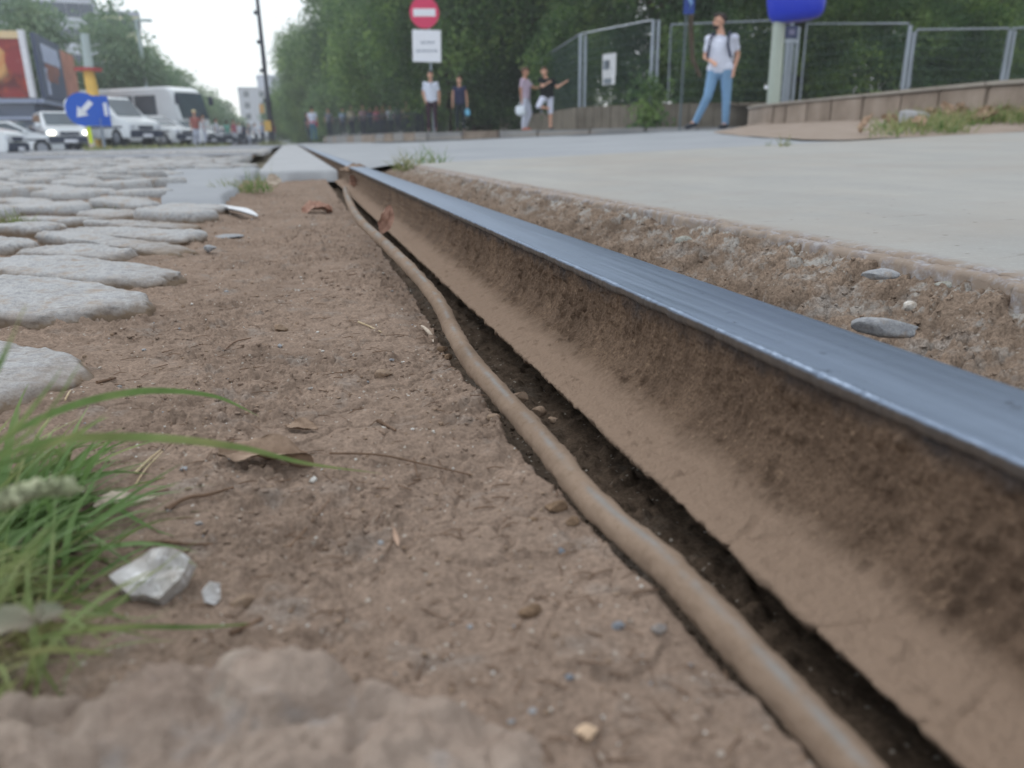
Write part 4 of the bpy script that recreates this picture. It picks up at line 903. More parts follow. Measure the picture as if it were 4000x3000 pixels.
# dry leaves in the verge
M_tan=leafmat('tan_dry_leaf',srgb(176,154,132),srgb(134,108,90))
lp=leaf('dry_leaf','x',(0,0,0),.13,.07,0,M_tan,.5,.2,(.5,0),60); first=True
for i in range(26):
    p=verge_pt(.2+.33*rs.rand(),rs.rand()**.6); x=p[0]; o=lp if first else link(lp.copy()); first=False
    o.location=(x,p[1],p[2]+.03+rs.rand()*.04); o.rotation_euler=(rs.uniform(-1,1),rs.uniform(-1,1),rs.rand()*6); o.scale=(rs.uniform(.6,1.3),)*3
    o['label']='tan dry leaf lying in the weedy verge below the kerb wall'; o['group']='dry leaves in the verge'; o['category']='leaf'
q=verge_pt(.52,.8); q=at_D(3560,462,6.2); o=from_bm('stone',rock_bm(91,3,1.,.6),M_stone_grey,None,True); o.scale=(.13,.09,.06); o.location=(q[0],q[1],q[2]); tag(o,'smooth grey stone lying among dry leaves below the kerb wall','stone')
# ================================================================= concrete plinth + mesh fence
M_plinth=plain_rough('weathered_plinth',srgb(128,122,112),srgb(98,92,84),1.6,bd=.01)
M_galv=flat('galvanised_steel',srgb(150,160,172),.45,.6,.5,.1,3)
M_wire=flat('green_grey_wire',srgb(78,100,98),.6,.1,.4,.1,3)
fp=[at_D(2115,425,30.0),at_D(2262,415,24.5),at_D(2548,410,22.3),None,at_D(3070,400,24.2)]
F0=np.array([8.95,28.7,1.08]);F1=np.array([8.36,23.0,1.06]);F2=np.array([9.35,20.2,1.03]);F3=np.array([13.35,20.0,1.06]);F4=np.array([14.6,17.0,1.25]);F5=np.array([17.9,17.3,1.45]);F6=np.array([21.5,17.6,1.5]);Fm1=np.array([9.3,36,1.1])
plinth=tag(empty('plinth_wall',(0,0,0)),'weathered vertical-board concrete plinth under the mesh fence','wall')
for a,b in ((Fm1,F0),(F0,F1),(F1,F2),(F2,F3)):
    d=(b-a); L=np.linalg.norm(d[:2]); n=int(L/.34); an=math.atan2(d[1],d[0])
    for k in range(n):
        c=a+d*(k+.5)/n; h=.72+RS.uniform(-.02,.02)
        o=box('plinth_board',(0,0,0),(L/n-.012,.16+RS.uniform(0,.05),h),M_plinth,plinth,None,.01); o.location=(c[0],c[1],c[2]-h/2-.01); o.rotation_euler=(0,0,an)
fence=tag(empty('mesh_fence',(0,0,0)),'galvanised steel mesh fence in front of the dark trees','fence')
def pole(name,a,h,r,mat,parent,seg=8): return tube(name,[tuple(a),(a[0],a[1],a[2]+h)],r,mat,parent,seg)
def fence_panel(a,b,h,inset=.06,hb=None):
    hb=hb or h
    d=b-a; L=np.linalg.norm(d[:2]); u=d/L; p=a+u*inset; q=b-u*inset
    tube('panel_frame',[tuple(p),tuple(p+[0,0,h]),tuple(q+[0,0,hb]),tuple(q)],.026,M_galv,fence,6)
    bm=bmesh.new(); n=int(L/.12)
    for k in range(1,n):
        c=p+(q-p)*k/n; hh=h+(hb-h)*k/n; w_=.003
        bm_box(bm,(c[0],c[1],c[2]+hh/2),(w_*2,w_*2,hh-.02))
    an=math.atan2(u[1],u[0])
    for z in np.arange(.1,min(h,hb),.24):
        c=(p+q)/2; bm_box(bm,(c[0],c[1],c[2]+z),(np.linalg.norm((q-p)[:2]),.008,.008),Matrix.Rotation(an,3,'Z'))
    tag(from_bm('wire_mesh',bm,M_wire,fence,False),kind='stuff')
zt4=at_D(3515,93,22.4)[2]-F4[2]; zt4b=at_D(3535,119,22.5)[2]-F4[2]; zt5=at_D(3930,112,24.9)[2]-F5[2]; zt3=at_D(3095,97,23.9)[2]-F3[2]; zt3a=at_D(3060,78,24.0)[2]-F3[2]; zt2=at_D(2610,92,22.2)[2]-F2[2]; zt6=at_D(4100,112,27.8)[2]-F6[2]
for a,b,h,hb in ((F0,F1,1.85,2.0),(F1,F2,2.0,2.05),(F2+np.array([.45,-.02,0]),F3,zt2,zt3a),(F3+np.array([.2,-.3,0]),F4,zt3,zt4),(F4+np.array([.15,0,.0]),F5,zt4b,zt5),(F5,F6,zt5,zt6)):
    fence_panel(np.array(a,float),np.array(b,float),h,.05,hb)
for p,h in ((F0,1.9),(F1,2.05),(F1+[.09,-.2,0],2.0),(F2,2.1),(F2+[.14,-.02,0],2.1),(F3,zt3a),(F3+[.12,-.15,0],zt3),(F4,zt4),(F4+[.12,0,0],zt4b),(F5,zt5),(F5+[.14,0,0],zt5)):
    pole('post',np.array(p,float)-[0,0,.05],h,.045,M_galv,fence)
# poster on the fence
d=(F2-F1); u=d/np.linalg.norm(d)
def wall_quadpos(px,a,b):     # point on vertical plane through a,b seen at pixel column px
    r=ray(px,300); n=np.array([-(b-a)[1],(b-a)[0]]); t=((a[:2]-CAM[:2])@n)/(r[:2]@n); return CAM[:2]+r[:2]*t
pc=wall_quadpos(2383,F1,F2); Dp=math.hypot(*pc); zt=at_D(2400,210,Dp)[2]; zb=at_D(2385,332,Dp)[2]
an=math.atan2(d[1],d[0])
post=tag(empty('poster',(pc[0]-.06,pc[1]-.06,(zt+zb)/2),an),'tall white paper notice with a grey picture, tied to the fence','poster')
def sheet_card(name,w_,h,mat,parent,loc,seed,wav=.02,th=.003):
    u_=np.linspace(-.5,.5,12);v_=np.linspace(-.5,.5,16); X,Z=np.meshgrid(u_*w_,v_*h); Y=wav*vnoise(X*5+seed,Z*3,seed)
    V=np.stack([X,Y,Z],-1).reshape(-1,3); F=grid_faces(16,12); o=mesh_np(name,np.vstack([V,V+[0,th,0]]),np.vstack([F,F[:,::-1]+len(V)]),mat,parent); o.location=loc; return o
M_greyprint=flat('grey_print',srgb(120,130,140),.8)
sheet_card('notice_sheet',.55,zt-zb,M_paper,post,(0,0,0),1); 
sheet_card('picture_panel',.34,.26,M_greyprint,post,(-.06,-.008,.12),1,.02); sheet_card('picture_panel',.40,.14,M_greyprint,post,(0,-.008,-(zt-zb)/2+.10),1,.02)
box('printed_figure',(-.03,-.028,.13),(.10,.006,.18),flat('dark_print',srgb(70,78,90),.8),post)
# small framed plaque beside the white post
q=at_D(3092,125,22.8); pl=tag(empty('plaque',tuple(q)),'small dark blue plaque on a thin twin-post by the white post','sign')
box('plate',(0,0,0),(.36,.02,.30),flat('dark_blue_paint',srgb(40,52,90),.5),pl); box('emblem_panel',(0,-.014,0),(.16,.008,.12),flat('dull_mauve',srgb(110,110,140),.6),pl); box('frame_bar',(0,-.002,-.22),(.38,.03,.06),M_galv,pl)
for s in(-.09,.09): tube('support_post',[(s,.02,.1),(s,.02,1.05-q[2]-.1)],.03,M_galv,pl,6)
# ivy on the plinth
# ================================================================= foliage
def leaf_mat(name,c1,c2,c3,trans=.42):
    n=NB(name,.55,.3); f=n.noise(.7,4,.65); g=n.noise(9,2,.5)
    col=n.ramp(f,[(.36,c1),(.50,c2),(.64,c3)]); col=n.mix(n.ramp(g,[(.3,.0),(.8,.5)]),col,tuple(v*.6 for v in c2)); n.color(col)
    oi=n.N.new('ShaderNodeObjectInfo'); col=n.mix(1.0,col,n.ramp(oi.outputs['Random'],[(0,(.62,.66,.64)),(.5,(1,1,1)),(1,(1.0,1.0,.78))]),'MULTIPLY'); g2=n.noise(.33,3,.6); col=n.mix(n.ramp(g2,[(.38,.5),(.48,0)]),col,tuple(v*.9 for v in c1)); n.color(col)  # clump-scale light and shade put into the leaf colour; per-tree tone is random
    tr=n.N.new('ShaderNodeBsdfTranslucent'); n.L.new(col,tr.inputs[0]); mx=n.N.new('ShaderNodeMixShader'); mx.inputs[0].default_value=trans
    out=n.N['Material Output']; n.L.new(n.b.outputs[0],mx.inputs[1]); n.L.new(tr.outputs[0],mx.inputs[2]); n.L.new(mx.outputs[0],out.inputs[0]); return n.m
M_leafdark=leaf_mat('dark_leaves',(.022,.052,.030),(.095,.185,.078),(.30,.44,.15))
M_leafmid=leaf_mat('mid_leaves',(.055,.115,.065),(.20,.33,.15),(.38,.52,.22))  # lighter copy for farther rows, haze put into the leaf colour
M_leafpale_=leaf_mat('pale_leaves',(.17,.27,.19),(.26,.38,.24),(.38,.48,.30))  # palest copy for the left trees: haze and brighter light put into the colour
M_bark=plain_rough('bark',srgb(98,86,74),srgb(66,58,50),4,bd=.02)
def crown_arr(blobs,n,ls,seed,hang=0.):
    rs=np.random.RandomState(seed); bl=np.array(blobs,float); vol=bl[:,3]*bl[:,4]*bl[:,5]; pk=rs.choice(len(bl),n,p=vol/vol.sum())
    d=rs.randn(n,3); d/=np.linalg.norm(d,axis=1)[:,None]; r=rs.rand(n)**(1/5.)
    c=bl[pk,:3]+d*r[:,None]*bl[pk,3:6]
    # cluster the leaves on twigs so the outline is ragged
    cl=rs.randn(max(60,n//16),3)*.0; pick=rs.randint(0,n,max(60,n//14)); tw=c[pick]; own=rs.randint(0,len(tw),n); c=np.where(rs.rand(n,1)<.8,tw[own]+rs.randn(n,3)*np.array([.17,.17,.15])*(ls/.13)**.5*1.35,c)
    if hang: c[:,2]-=np.abs(rs.randn(n))*hang
    a=rs.randn(n,3); a/=np.linalg.norm(a,axis=1)[:,None]; b=np.cross(a,rs.randn(n,3)); b/=np.linalg.norm(b,axis=1)[:,None]
    s=ls*rs.uniform(.6,1.25,n)[:,None]; P=np.stack([c-a*s*.62,c-b*s*.36,c+a*s*.62,c+b*s*.36],1)
    return P.reshape(-1,3),np.arange(n*4).reshape(-1,4)
def crown_mesh(name,blobs,n,ls,seed,mat,hang=0.):
    V,F=crown_arr(blobs,n,ls,seed,hang); o=mesh_np(name,V,F,mat,None,False); me=o.data; bpy.data.objects.remove(o); return me
def blobs_tree(seed,R,z0,z1,n=22,squash=1.):
    rs=np.random.RandomState(seed); out=[]
    for i in range(n):
        t=rs.rand(); z=z0+(z1-z0)*t; rr=R*math.sin(math.pi*min(1,max(.12,.15+.8*t)))**.6; a=rs.rand()*6.28; d=rr*rs.rand()**.5*.75
        s=R*rs.uniform(.28,.5); out.append((d*math.cos(a),d*math.sin(a),z,s,s,s*.8*squash))
    return out
def trunk_mesh(h,r,seed,limbs=5,spread=2.):
    bm=bmesh.new(); rs=random.Random(seed); pts=[(0,0,-.3)]+[(rs.uniform(-.12,.12)*k,rs.uniform(-.12,.12)*k,h*k/4) for k in range(1,5)]
    bm_tube(bm,pts,[r*1.25,r,r*.85,r*.7,r*.5],8)
    for i in range(limbs):
        a=rs.uniform(0,6.28); k=rs.uniform(.45,.95); b=Vector((0,0,h*k)); L=spread*rs.uniform(.7,1.2)
        bm_tube(bm,[b,b+Vector((math.cos(a)*L*.5,math.sin(a)*L*.5,L*.45)),b+Vector((math.cos(a)*L,math.sin(a)*L,L*.9))],[r*.45,r*.3,r*.12],6)
    o=from_bm('trunk',bm,M_bark,None,True); me=o.data; bpy.data.objects.remove(o); return me
def mk_tree(crownme,trunkme,loc,label,cat='tree',group=None,rz=0,s=1.,sz=1.,mat=None,name='tree'):
    e=empty(name,loc,rz); tag(e,label,cat,group); e.scale=(s,s,s*sz)
    c=link(bpy.data.objects.new('crown',crownme),e)
    if mat: c.material_slots[0].link='OBJECT'; c.material_slots[0].material=mat
    if trunkme: link(bpy.data.objects.new('trunk',trunkme),e)
    return e
CR=[crown_mesh('crown',blobs_tree(s,3.6,3.0,9.5,26),17000,.17,500+s,M_leafdark) for s in (1,2)]
CH=[crown_mesh('crown',blobs_tree(s,4.2,2.9,9.0,26),20000,.17,520+s,M_leafdark,.55) for s in (3,4)]
CB=[crown_mesh('crown',blobs_tree(s,2.5,.3,4.6,22),15000,.14,540+s,M_leafdark) for s in (5,6)]
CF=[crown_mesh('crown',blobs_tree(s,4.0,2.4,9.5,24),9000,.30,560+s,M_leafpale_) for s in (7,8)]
TR=[trunk_mesh(5.5,.2,s) for s in (1,2)]
rr=random.Random(3)
# behind the fence on the right
right=[((11.6,24.5),'dark broad tree behind the fence post by the notice',0,CR),((14.8,24.2),'dark tree rising behind the walking man',1,CR),((18.2,22.5),'dark tree behind the fence right of the white post',0,CR),((22.0,22.0),'dark tree behind the fence near the right edge',1,CR),((27.0,22.0),'dark tree at the far right behind the fence',0,CR),
 ((12.5,30.0),'tall dark tree deep behind the plinth corner',1,CR),((17,30.5),'tall dark tree deep in the park, centre right',0,CR),((22,29),'tall dark tree deep in the park toward the right',1,CR),((28,28),'tall dark tree deepest at the right of the park',0,CR),((34,22),'dark tree beyond the right edge of the fence',1,CR)]
for (x,y),lb,k,S in right: mk_tree(S[k],TR[k],(x,y,.95),lb,rz=rr.uniform(0,6),s=rr.uniform(1.0,1.2),group='dark trees behind the fence')
bush=[(10.4,24.0,.62),(12.0,22.3,.62),(13.6,22.6,.7),(15.6,20.6,.62),(17.2,19.8,.6),(18.9,19.7,.6),(21.0,19.8,.62),(23.5,20.2,.7),(14.5,27,.9),(19,25.5,.9),(24.5,25,.9),(10.2,27.6,.8),(10.8,33,.9),(29,24.5,1.0),(16.5,24.5,.8),(21.5,23,.7)]
names=['left of the notice','behind the notice','between notice and walking man','behind the walking man','right of the walking man','by the white post','behind the blue plaque','in the widest fence bay','second row centre','second row right of centre','second row far right','in the fence corner','behind the leftmost fence bay','farthest right, deep','filling behind the white post','near the two parked cars']
for i,((x,y,s),nm) in enumerate(zip(bush,names)): mk_tree(CB[i%2],None,(x,y,.9),'dark dense shrub '+nm,'shrub',rz=rr.uniform(0,6),s=s,group='shrubs behind the fence',name='shrub')
# hanging trees over the pavement in the middle
mid=[((9.6,33.5),.95,'dark hanging tree directly behind the no-entry sign'),((7.2,37.5),.95,'dark hanging tree left of the no-entry sign'),((12.5,38),1.0,'dark tree behind the couple at the fence'),((6.8,43),1.0,'hanging tree above the railing crowd'),((5.6,50),1.05,'hanging tree above the far end of the railing'),((10.5,47),1.1,'tall dark tree behind the railing crowd'),((4.9,59),1.15,'tree at the left rim of the dark tree row'),((9.5,58),1.2,'tall tree behind the row, far down the pavement')]
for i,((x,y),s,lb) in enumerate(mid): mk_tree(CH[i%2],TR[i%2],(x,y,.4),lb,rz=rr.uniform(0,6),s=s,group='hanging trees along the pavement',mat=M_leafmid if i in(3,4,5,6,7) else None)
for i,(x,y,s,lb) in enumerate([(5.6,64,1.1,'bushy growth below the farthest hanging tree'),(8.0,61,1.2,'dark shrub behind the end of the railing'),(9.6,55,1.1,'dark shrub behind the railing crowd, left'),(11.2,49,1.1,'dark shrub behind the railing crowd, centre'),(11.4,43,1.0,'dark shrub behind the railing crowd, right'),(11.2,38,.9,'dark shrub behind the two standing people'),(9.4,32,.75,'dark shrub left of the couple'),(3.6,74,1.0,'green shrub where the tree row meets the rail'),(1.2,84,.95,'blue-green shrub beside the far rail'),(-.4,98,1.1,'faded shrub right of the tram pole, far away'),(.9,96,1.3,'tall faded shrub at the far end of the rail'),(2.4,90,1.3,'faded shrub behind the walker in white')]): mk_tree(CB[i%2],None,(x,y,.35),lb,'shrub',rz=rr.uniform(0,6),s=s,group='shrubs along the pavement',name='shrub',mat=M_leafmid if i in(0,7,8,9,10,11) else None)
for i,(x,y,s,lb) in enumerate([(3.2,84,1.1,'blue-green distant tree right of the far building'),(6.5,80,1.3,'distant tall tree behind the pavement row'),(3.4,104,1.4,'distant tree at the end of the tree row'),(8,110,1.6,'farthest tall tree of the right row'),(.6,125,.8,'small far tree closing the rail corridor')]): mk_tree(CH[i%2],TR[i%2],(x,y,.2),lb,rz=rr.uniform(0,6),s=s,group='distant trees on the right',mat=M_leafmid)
# left trees beyond the street
left=[((-27,58),1.0,1.0,'pale tree above the billboard, far left'),((-21.8,58),1.05,1.12,'tall pale tree behind the billboard corner'),((-16.2,60),.9,1.02,'pale tree behind the grey lamp post'),((-12.0,63),.9,1.0,'broad pale tree behind the white van'),((-9.9,66),.74,.92,'pale tree behind the coach, leaning right'),((-9.9,80),.85,.80,'round bushy tree right of the coach'),((-9.6,92),.8,.74,'mid-distance tree in the sloping row'),((-9.4,105),.8,.68,'third tree in the sloping row'),((-9.8,122),.8,.62,'fourth tree in the sloping row'),((-10.4,145),.8,.6,'last tree of the sloping row by the far building')]
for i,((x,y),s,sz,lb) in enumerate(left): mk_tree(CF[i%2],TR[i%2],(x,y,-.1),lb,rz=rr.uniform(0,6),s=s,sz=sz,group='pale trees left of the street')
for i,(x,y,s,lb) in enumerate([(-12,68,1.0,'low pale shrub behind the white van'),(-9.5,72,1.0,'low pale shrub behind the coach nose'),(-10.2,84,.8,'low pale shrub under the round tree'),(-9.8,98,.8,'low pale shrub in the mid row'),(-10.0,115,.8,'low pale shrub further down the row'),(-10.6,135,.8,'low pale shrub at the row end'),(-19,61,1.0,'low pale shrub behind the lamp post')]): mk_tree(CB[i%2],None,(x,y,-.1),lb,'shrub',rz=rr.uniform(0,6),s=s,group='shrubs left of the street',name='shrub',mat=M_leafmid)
# sapling and ivy near the fence
q=at_D(2705,280,21.0); sp=tube('sapling_trunk',[at_D(2735,300,21.5),at_D(2705,230,21.4),at_D(2698,100,21.3),at_D(2706,0,21.2),at_D(2712,-260,21.0)],[.05,.06,.06,.05,.03],M_bark); tag(sp,'thin bent bare sapling left of the walking man','sapling')
iv=crown_mesh('ivy',[(0,0,0,.28,.2,.75),(.05,-.1,-.5,.25,.15,.35)],900,.12,580,M_leafdark); o=link(bpy.data.objects.new('ivy',iv)); q=at_D(2512,450,22.0); o.location=(q[0],q[1]-.25,q[2]+.25); tag(o,'dark ivy clump hanging over the concrete plinth','ivy')
# ================================================================= buildings and billboard
M_white=flat('pale_render',srgb(206,212,224),.8,0,.3,.04,.3); M_greyb=flat('grey_render',srgb(178,184,198),.8,0,.3,.04,.3); M_glass=flat('dark_glass',srgb(64,76,96),.2,0,.6,.2,.6); M_yell=flat('yellow_render',srgb(214,212,176),.8,0,.3,.05,.3)
def building(name,label,c,rz,w_,d_,h,mat,rows,cols,ww=1.3,wh=1.4,base=-.2,side=True):
    e=tag(empty(name,(c[0],c[1],base),rz),label,'building')
    box('wall',(0,0,h/2),(w_,d_,h),mat,e); box('roof_parapet',(0,0,h+.25),(w_+.3,d_+.3,.5),M_greyb,e)
    bm=bmesh.new(); bm_box(bm,(0,0,0),(ww,.12,wh)); proto=from_bm('window',bm,M_glass,e,False); first=True
    for r in range(rows):
        for c_ in range(cols):
            o=proto if first else link(proto.copy(),e); first=False
            o.location=(-w_/2+w_*(c_+.5)/cols,-d_/2-.02,h*(r+.55)/rows)
    return e
building('far_building','pale grey apartment slab closing the street end',at_D(1040,560,230)[:2],.05,11.5,14,13.6,M_greyb,5,3)
building('far_building','taller pale stair tower beside the apartment slab',at_D(1092,560,236)[:2],.05,8.5,10,17.2,M_greyb,6,1)
building('far_building','white block rising behind the left trees',at_D(280,500,112)[:2],.15,9.5,12,15.9,M_white,6,7)
building('far_building','lower cream block with a yellow roof band behind trees',at_D(500,500,118)[:2],.15,6.5,12,15.2,M_yell,6,5)
# billboard kiosk
cor=at_D(152,400,48.)[:2]; dl=np.array([-1.,.02]); LR=9.5; dr=np.array(at_D(292,400,57.3)[:2])-np.array(cor); dr=dr/np.linalg.norm(dr); 
ks=tag(empty('kiosk_building',(cor[0],cor[1],-.1)),'two-storey dark glazed shop building carrying the food billboard','building')
M_dark=flat('dark_cladding',srgb(78,88,108),.5,0,.4,.1,.5); M_fascia=flat('pale_fascia',srgb(168,180,206),.5,0,.4,.05,.5)
def panel(name,p0,dirv,L,z0,z1,th,mat,parent,out=0.):
    dirv=dirv/np.linalg.norm(dirv); nrm=np.array([dirv[1],-dirv[0]]); 
    if nrm@(-np.array(cor))<0: nrm=-nrm
    c=np.array(p0)+dirv*L/2+nrm*(out); an=math.atan2(dirv[1],dirv[0])
    o=box(name,(0,0,0),(L,th,z1-z0),mat,parent); o.location=(c[0],c[1],(z0+z1)/2); o.rotation_euler=(0,0,an); return o
zf=lambda y,D_=48.: at_D(100,y,D_)[2]+.1
zA,zB=zf(402),zf(384)
panel('shop_wall',(0,0),dl,16,0,zA,.3,M_dark,ks,-.3); panel('shop_wall',(0,0),dr,LR,0,zA,.3,M_dark,ks,-.3)
panel('fascia_band',(0,0),dl,16,zA,zB,.4,M_fascia,ks,.05); panel('fascia_band',(0,0),dr,LR,zA,zB,.4,M_fascia,ks,.05)
panel('lower_fascia',(0,0),dl,16,zf(466),zf(455),.35,M_fascia,ks,.03); panel('lower_fascia',(0,0),dr,LR,zf(466),zf(455),.35,M_fascia,ks,.03)
M_pane=flat('shop_glass',srgb(70,84,110),.15,0,.7,.25,.5); M_orange=flat('orange_print',srgb(200,140,80),.6); M_redp=flat('red_print',srgb(190,90,100),.6)
for k in range(7): panel('window_pane',dl*(.25+2.2*k),dl,2.0,zf(452),zf(405),.06,M_pane,ks,.03)
for k in range(4): panel('window_pane',dr*(.3+2.25*k),dr,2.0,zf(452),zf(405),.06,M_pane,ks,.03)
for k in range(7): panel('lower_pane',dl*(.25+2.2*k),dl,2.0,zf(545),zf(468),.06,M_pane,ks,.03)
panel('orange_arch_print',dl*2.0,dl,.45,zf(445),zf(412),.05,M_orange,ks,.10).rotation_euler=(0,.45,math.pi)
panel('orange_arch_print',dl*2.45,dl,.35,zf(445),zf(412),.05,M_orange,ks,.10).rotation_euler=(0,-.45,math.pi)
panel('orange_poster',dr*6.2,dr,1.6,zf(452),zf(412),.05,M_orange,ks,.10); panel('shop_display',dl*.8,dl,1.0,zf(505),zf(488),.05,M_redp,ks,.12); panel('shop_display',dl*-.0,dl,.7,zf(508),zf(492),.05,flat('cream_print',srgb(200,190,140),.6),ks,.12)
bb=tag(empty('billboard',(cor[0],cor[1],-.1)),'big two-sided food billboard, glossy red dishes and a dark lettered side','billboard')
def food_mat():
    n=NB('food_print',.5,.3).use_obj(); a=n.voro(.95,feat='F1',out='Distance'); c=n.voro(.95,feat='F1',out='Color'); w_=n.noise(2.6,3,.6)
    s=n.N.new('ShaderNodeSeparateColor'); n.L.new(c,s.inputs[0])
    base=n.ramp(s.outputs[0],[(0,srgb(150,60,62)),(.35,srgb(170,66,56)),(.5,srgb(184,92,66)),(.62,srgb(110,46,56)),(.80,srgb(150,60,66)),(.9,srgb(212,164,110))],'CONSTANT')
    col=n.mix(n.ramp(a,[(.0,.8),(.28,0)]),base,srgb(232,206,200)); col=n.mix(n.ramp(a,[(.55,0),(.8,.85)]),col,srgb(90,44,50)); col=n.mix(n.ramp(w_,[(.5,0),(.7,.5)]),col,srgb(206,96,60)); n.color(col); return n.m
z0,z1=zf(382),zf(125)
panel('food_poster',dl*.25,dl,15.6,z0,z1,.2,food_mat(),bb,.25); panel('frame_bar',(0,0),dl,.25,z0,z1+.05,.35,flat('white_frame',srgb(226,228,236),.5),bb,.28)
panel('pale_top_strip',dl*.25,dl,15.6,z1-.35,z1,.06,flat('cream_strip',srgb(224,200,160),.6),bb,.40)
panel('dark_poster',(0,0),dr,5.6,z0,z1,.2,flat('dark_print_panel',srgb(72,84,110),.5,0,.4,.08,.4),bb,.25)
panel('brown_poster',dr*5.62,dr,3.9,z0-.3,z1-.2,.2,food_mat() if False else flat('brown_print',srgb(178,124,108),.6,0,.3,.35,.9),bb,.25)
M_let=flat('pale_lettering',srgb(186,196,222),.6); M_let2=flat('brown_lettering',srgb(150,104,96),.6)
for zz,xs,mt in ((.80,[(.9,.5),(1.5,.35),(2.0,.6),(2.8,.4),(3.4,.5),(4.1,.5)],M_let),(.655,[(1.0,.6),(1.8,.3),(2.3,.5),(3.0,.6),(3.8,.35),(4.3,.5)],M_let),(.50,[(1.2,.5),(1.9,.4),(2.5,.5),(3.2,.3),(3.7,.6)],M_let2),(.36,[(1.0,.4),(1.6,.5),(2.3,.4),(3.1,.5)],M_let2)):
    for x0,l in xs:
        zc=z0+(z1-z0)*zz; panel('letter_stroke',dr*x0,dr,l,zc-.22,zc+.22,.04,mt,bb,.37)
panel('drink_print',dr*.9,dr,.5,z0+.2,z0+1.5,.04,M_let,bb,.37)
# ================================================================= signs, posts
M_red=flat('sign_red',srgb(214,60,104),.5,0,.4,.03); M_sw=flat('sign_white',srgb(232,236,246),.5,0,.4,.02); M_blue=flat('sign_blue',srgb(34,94,200),.5,0,.4,.04); M_galvd=flat('dark_post',srgb(86,98,104),.5,.3,.4)
def disc(name,r,th,mat,parent,loc,seg=40):
    bm=bmesh.new(); bmesh.ops.create_cone(bm,cap_ends=True,segments=seg,radius1=r,radius2=r,depth=th,matrix=Matrix.Rotation(math.pi/2,4,'X')); o=from_bm(name,bm,mat,parent,'auto'); o.location=loc; return o
def facing(p): return math.atan2(p[1],p[0])-math.pi/2
Dn=26.2; b=at_D(1694,522,Dn); ne=tag(empty('no_entry_sign',(b[0],b[1],.38),facing(b)),'round red no-entry sign above a square white plate on a grey post','sign')
zc=at_D(1670,50,Dn)[2]-.38; xr_=-.06
tube('post',[(.02,0,-.2),(-.01,.02,zc+.35)],.032,M_galv,ne,8)
rd=.45; disc('sign_disc',rd,.02,M_red,ne,(-.13,-.045,zc)); box('white_bar',(-.13,-.058,zc),(.68,.006,.215),M_sw,ne,None,.0)
ps=zc-rd-.04-.46; o=box('plate',(-.10,-.045,ps),(.88,.02,.92),M_sw,ne,Matrix.Rotation(.03,3,'Y'),.0)
def text_obj(name,s,size,mat,parent,loc,rot=(math.pi/2,0,0)):
    cu=bpy.data.curves.new(name,'FONT'); cu.body=s; cu.size=size; cu.extrude=.002; cu.align_x='CENTER'; cu.align_y='CENTER'; o=bpy.data.objects.new(name,cu)
    me=bpy.data.meshes.new_from_object(o); bpy.data.objects.remove(o); me.materials.clear(); me.materials.append(mat); o=link(bpy.data.objects.new(name,me),parent); o.location=loc; o.rotation_euler=rot; return o
M_letg=flat('grey_letters',srgb(124,136,156),.6)
for zz,n_,x0 in ((.10,8,.02),(-.14,12,-.02)):     # two lines of small illegible lettering
    for k in range(n_): box('letter_stroke',(-.10+x0+(k-(n_-1)/2)*.058,-.058,ps+zz),(.036 if k%3 else .022,.004,.075 if k%2 else .06),M_letg,ne)
# blue sign on thin dark post
Db=18.0; b=at_D(2655,490,Db); bs=tag(empty('parking_sign',(b[0],b[1],b[2]),facing(b)),'narrow dark blue sign on a thin dark post left of the walking man','sign')
zt=at_D(2672,20,Db)[2]-b[2]; tube('post',[(0,0,-.3),(.03,0,zt+.4)],.024,M_galvd,bs,8); o=box('sign_panel',(.07,-.04,zt+.08),(.22,.02,.52),flat('deep_blue',srgb(24,60,140),.4),bs,None,.0)
bm=bmesh.new(); bm_tube(bm,[(.10,-.055,zt+.30),(.05,-.055,zt+.14),(.11,-.055,zt+.04),(.09,-.055,zt-.10)],[.03,.045,.035,.01],8); from_bm('pale_symbol',bm,flat('pale_blue_print',srgb(130,170,214),.5),bs)
# white post with big blue shell
Dw=14.2; b=at_D(3019,412,Dw); wp=tag(empty('lamp_post',(b[0],b[1],b[2]-.05),facing(b)),'pale grey-green post carrying a big royal blue rounded shell','post')
zt=at_D(3046,80,Dw)[2]-b[2]; tube('post',[(0,0,-.1),(-.02,0,zt+1.6)],[.105,.088],flat('pale_green_paint',srgb(166,178,170),.5,0,.4,.05),wp,16)
bm=bmesh.new(); prof=[(.0,0),(.26,.0),(.37,.04),(.42,.12),(.44,.26),(.47,.6),(.49,1.0),(.52,1.3),(.35,1.5),(0,1.55)]; seg=36; rings=[]
for r,z in prof: rings.append([bm.verts.new((max(r,.001)*math.cos(2*math.pi*k/seg),max(r,.001)*.6*math.sin(2*math.pi*k/seg),z)) for k in range(seg)])
for a_,b_ in zip(rings,rings[1:]):
    for k in range(seg): bm.faces.new((a_[k],a_[(k+1)%seg],b_[(k+1)%seg],b_[k]))
o=from_bm('blue_shell',bm,flat('royal_blue_plastic',srgb(22,52,196),.3,0,.5,.04,1),wp); o.location=(.24,0,zt+.02); o.rotation_euler=(0,-.06,0)
disc('cable_clip',.03,.02,M_sw,wp,(-.13,-.03,zt-.95),12)
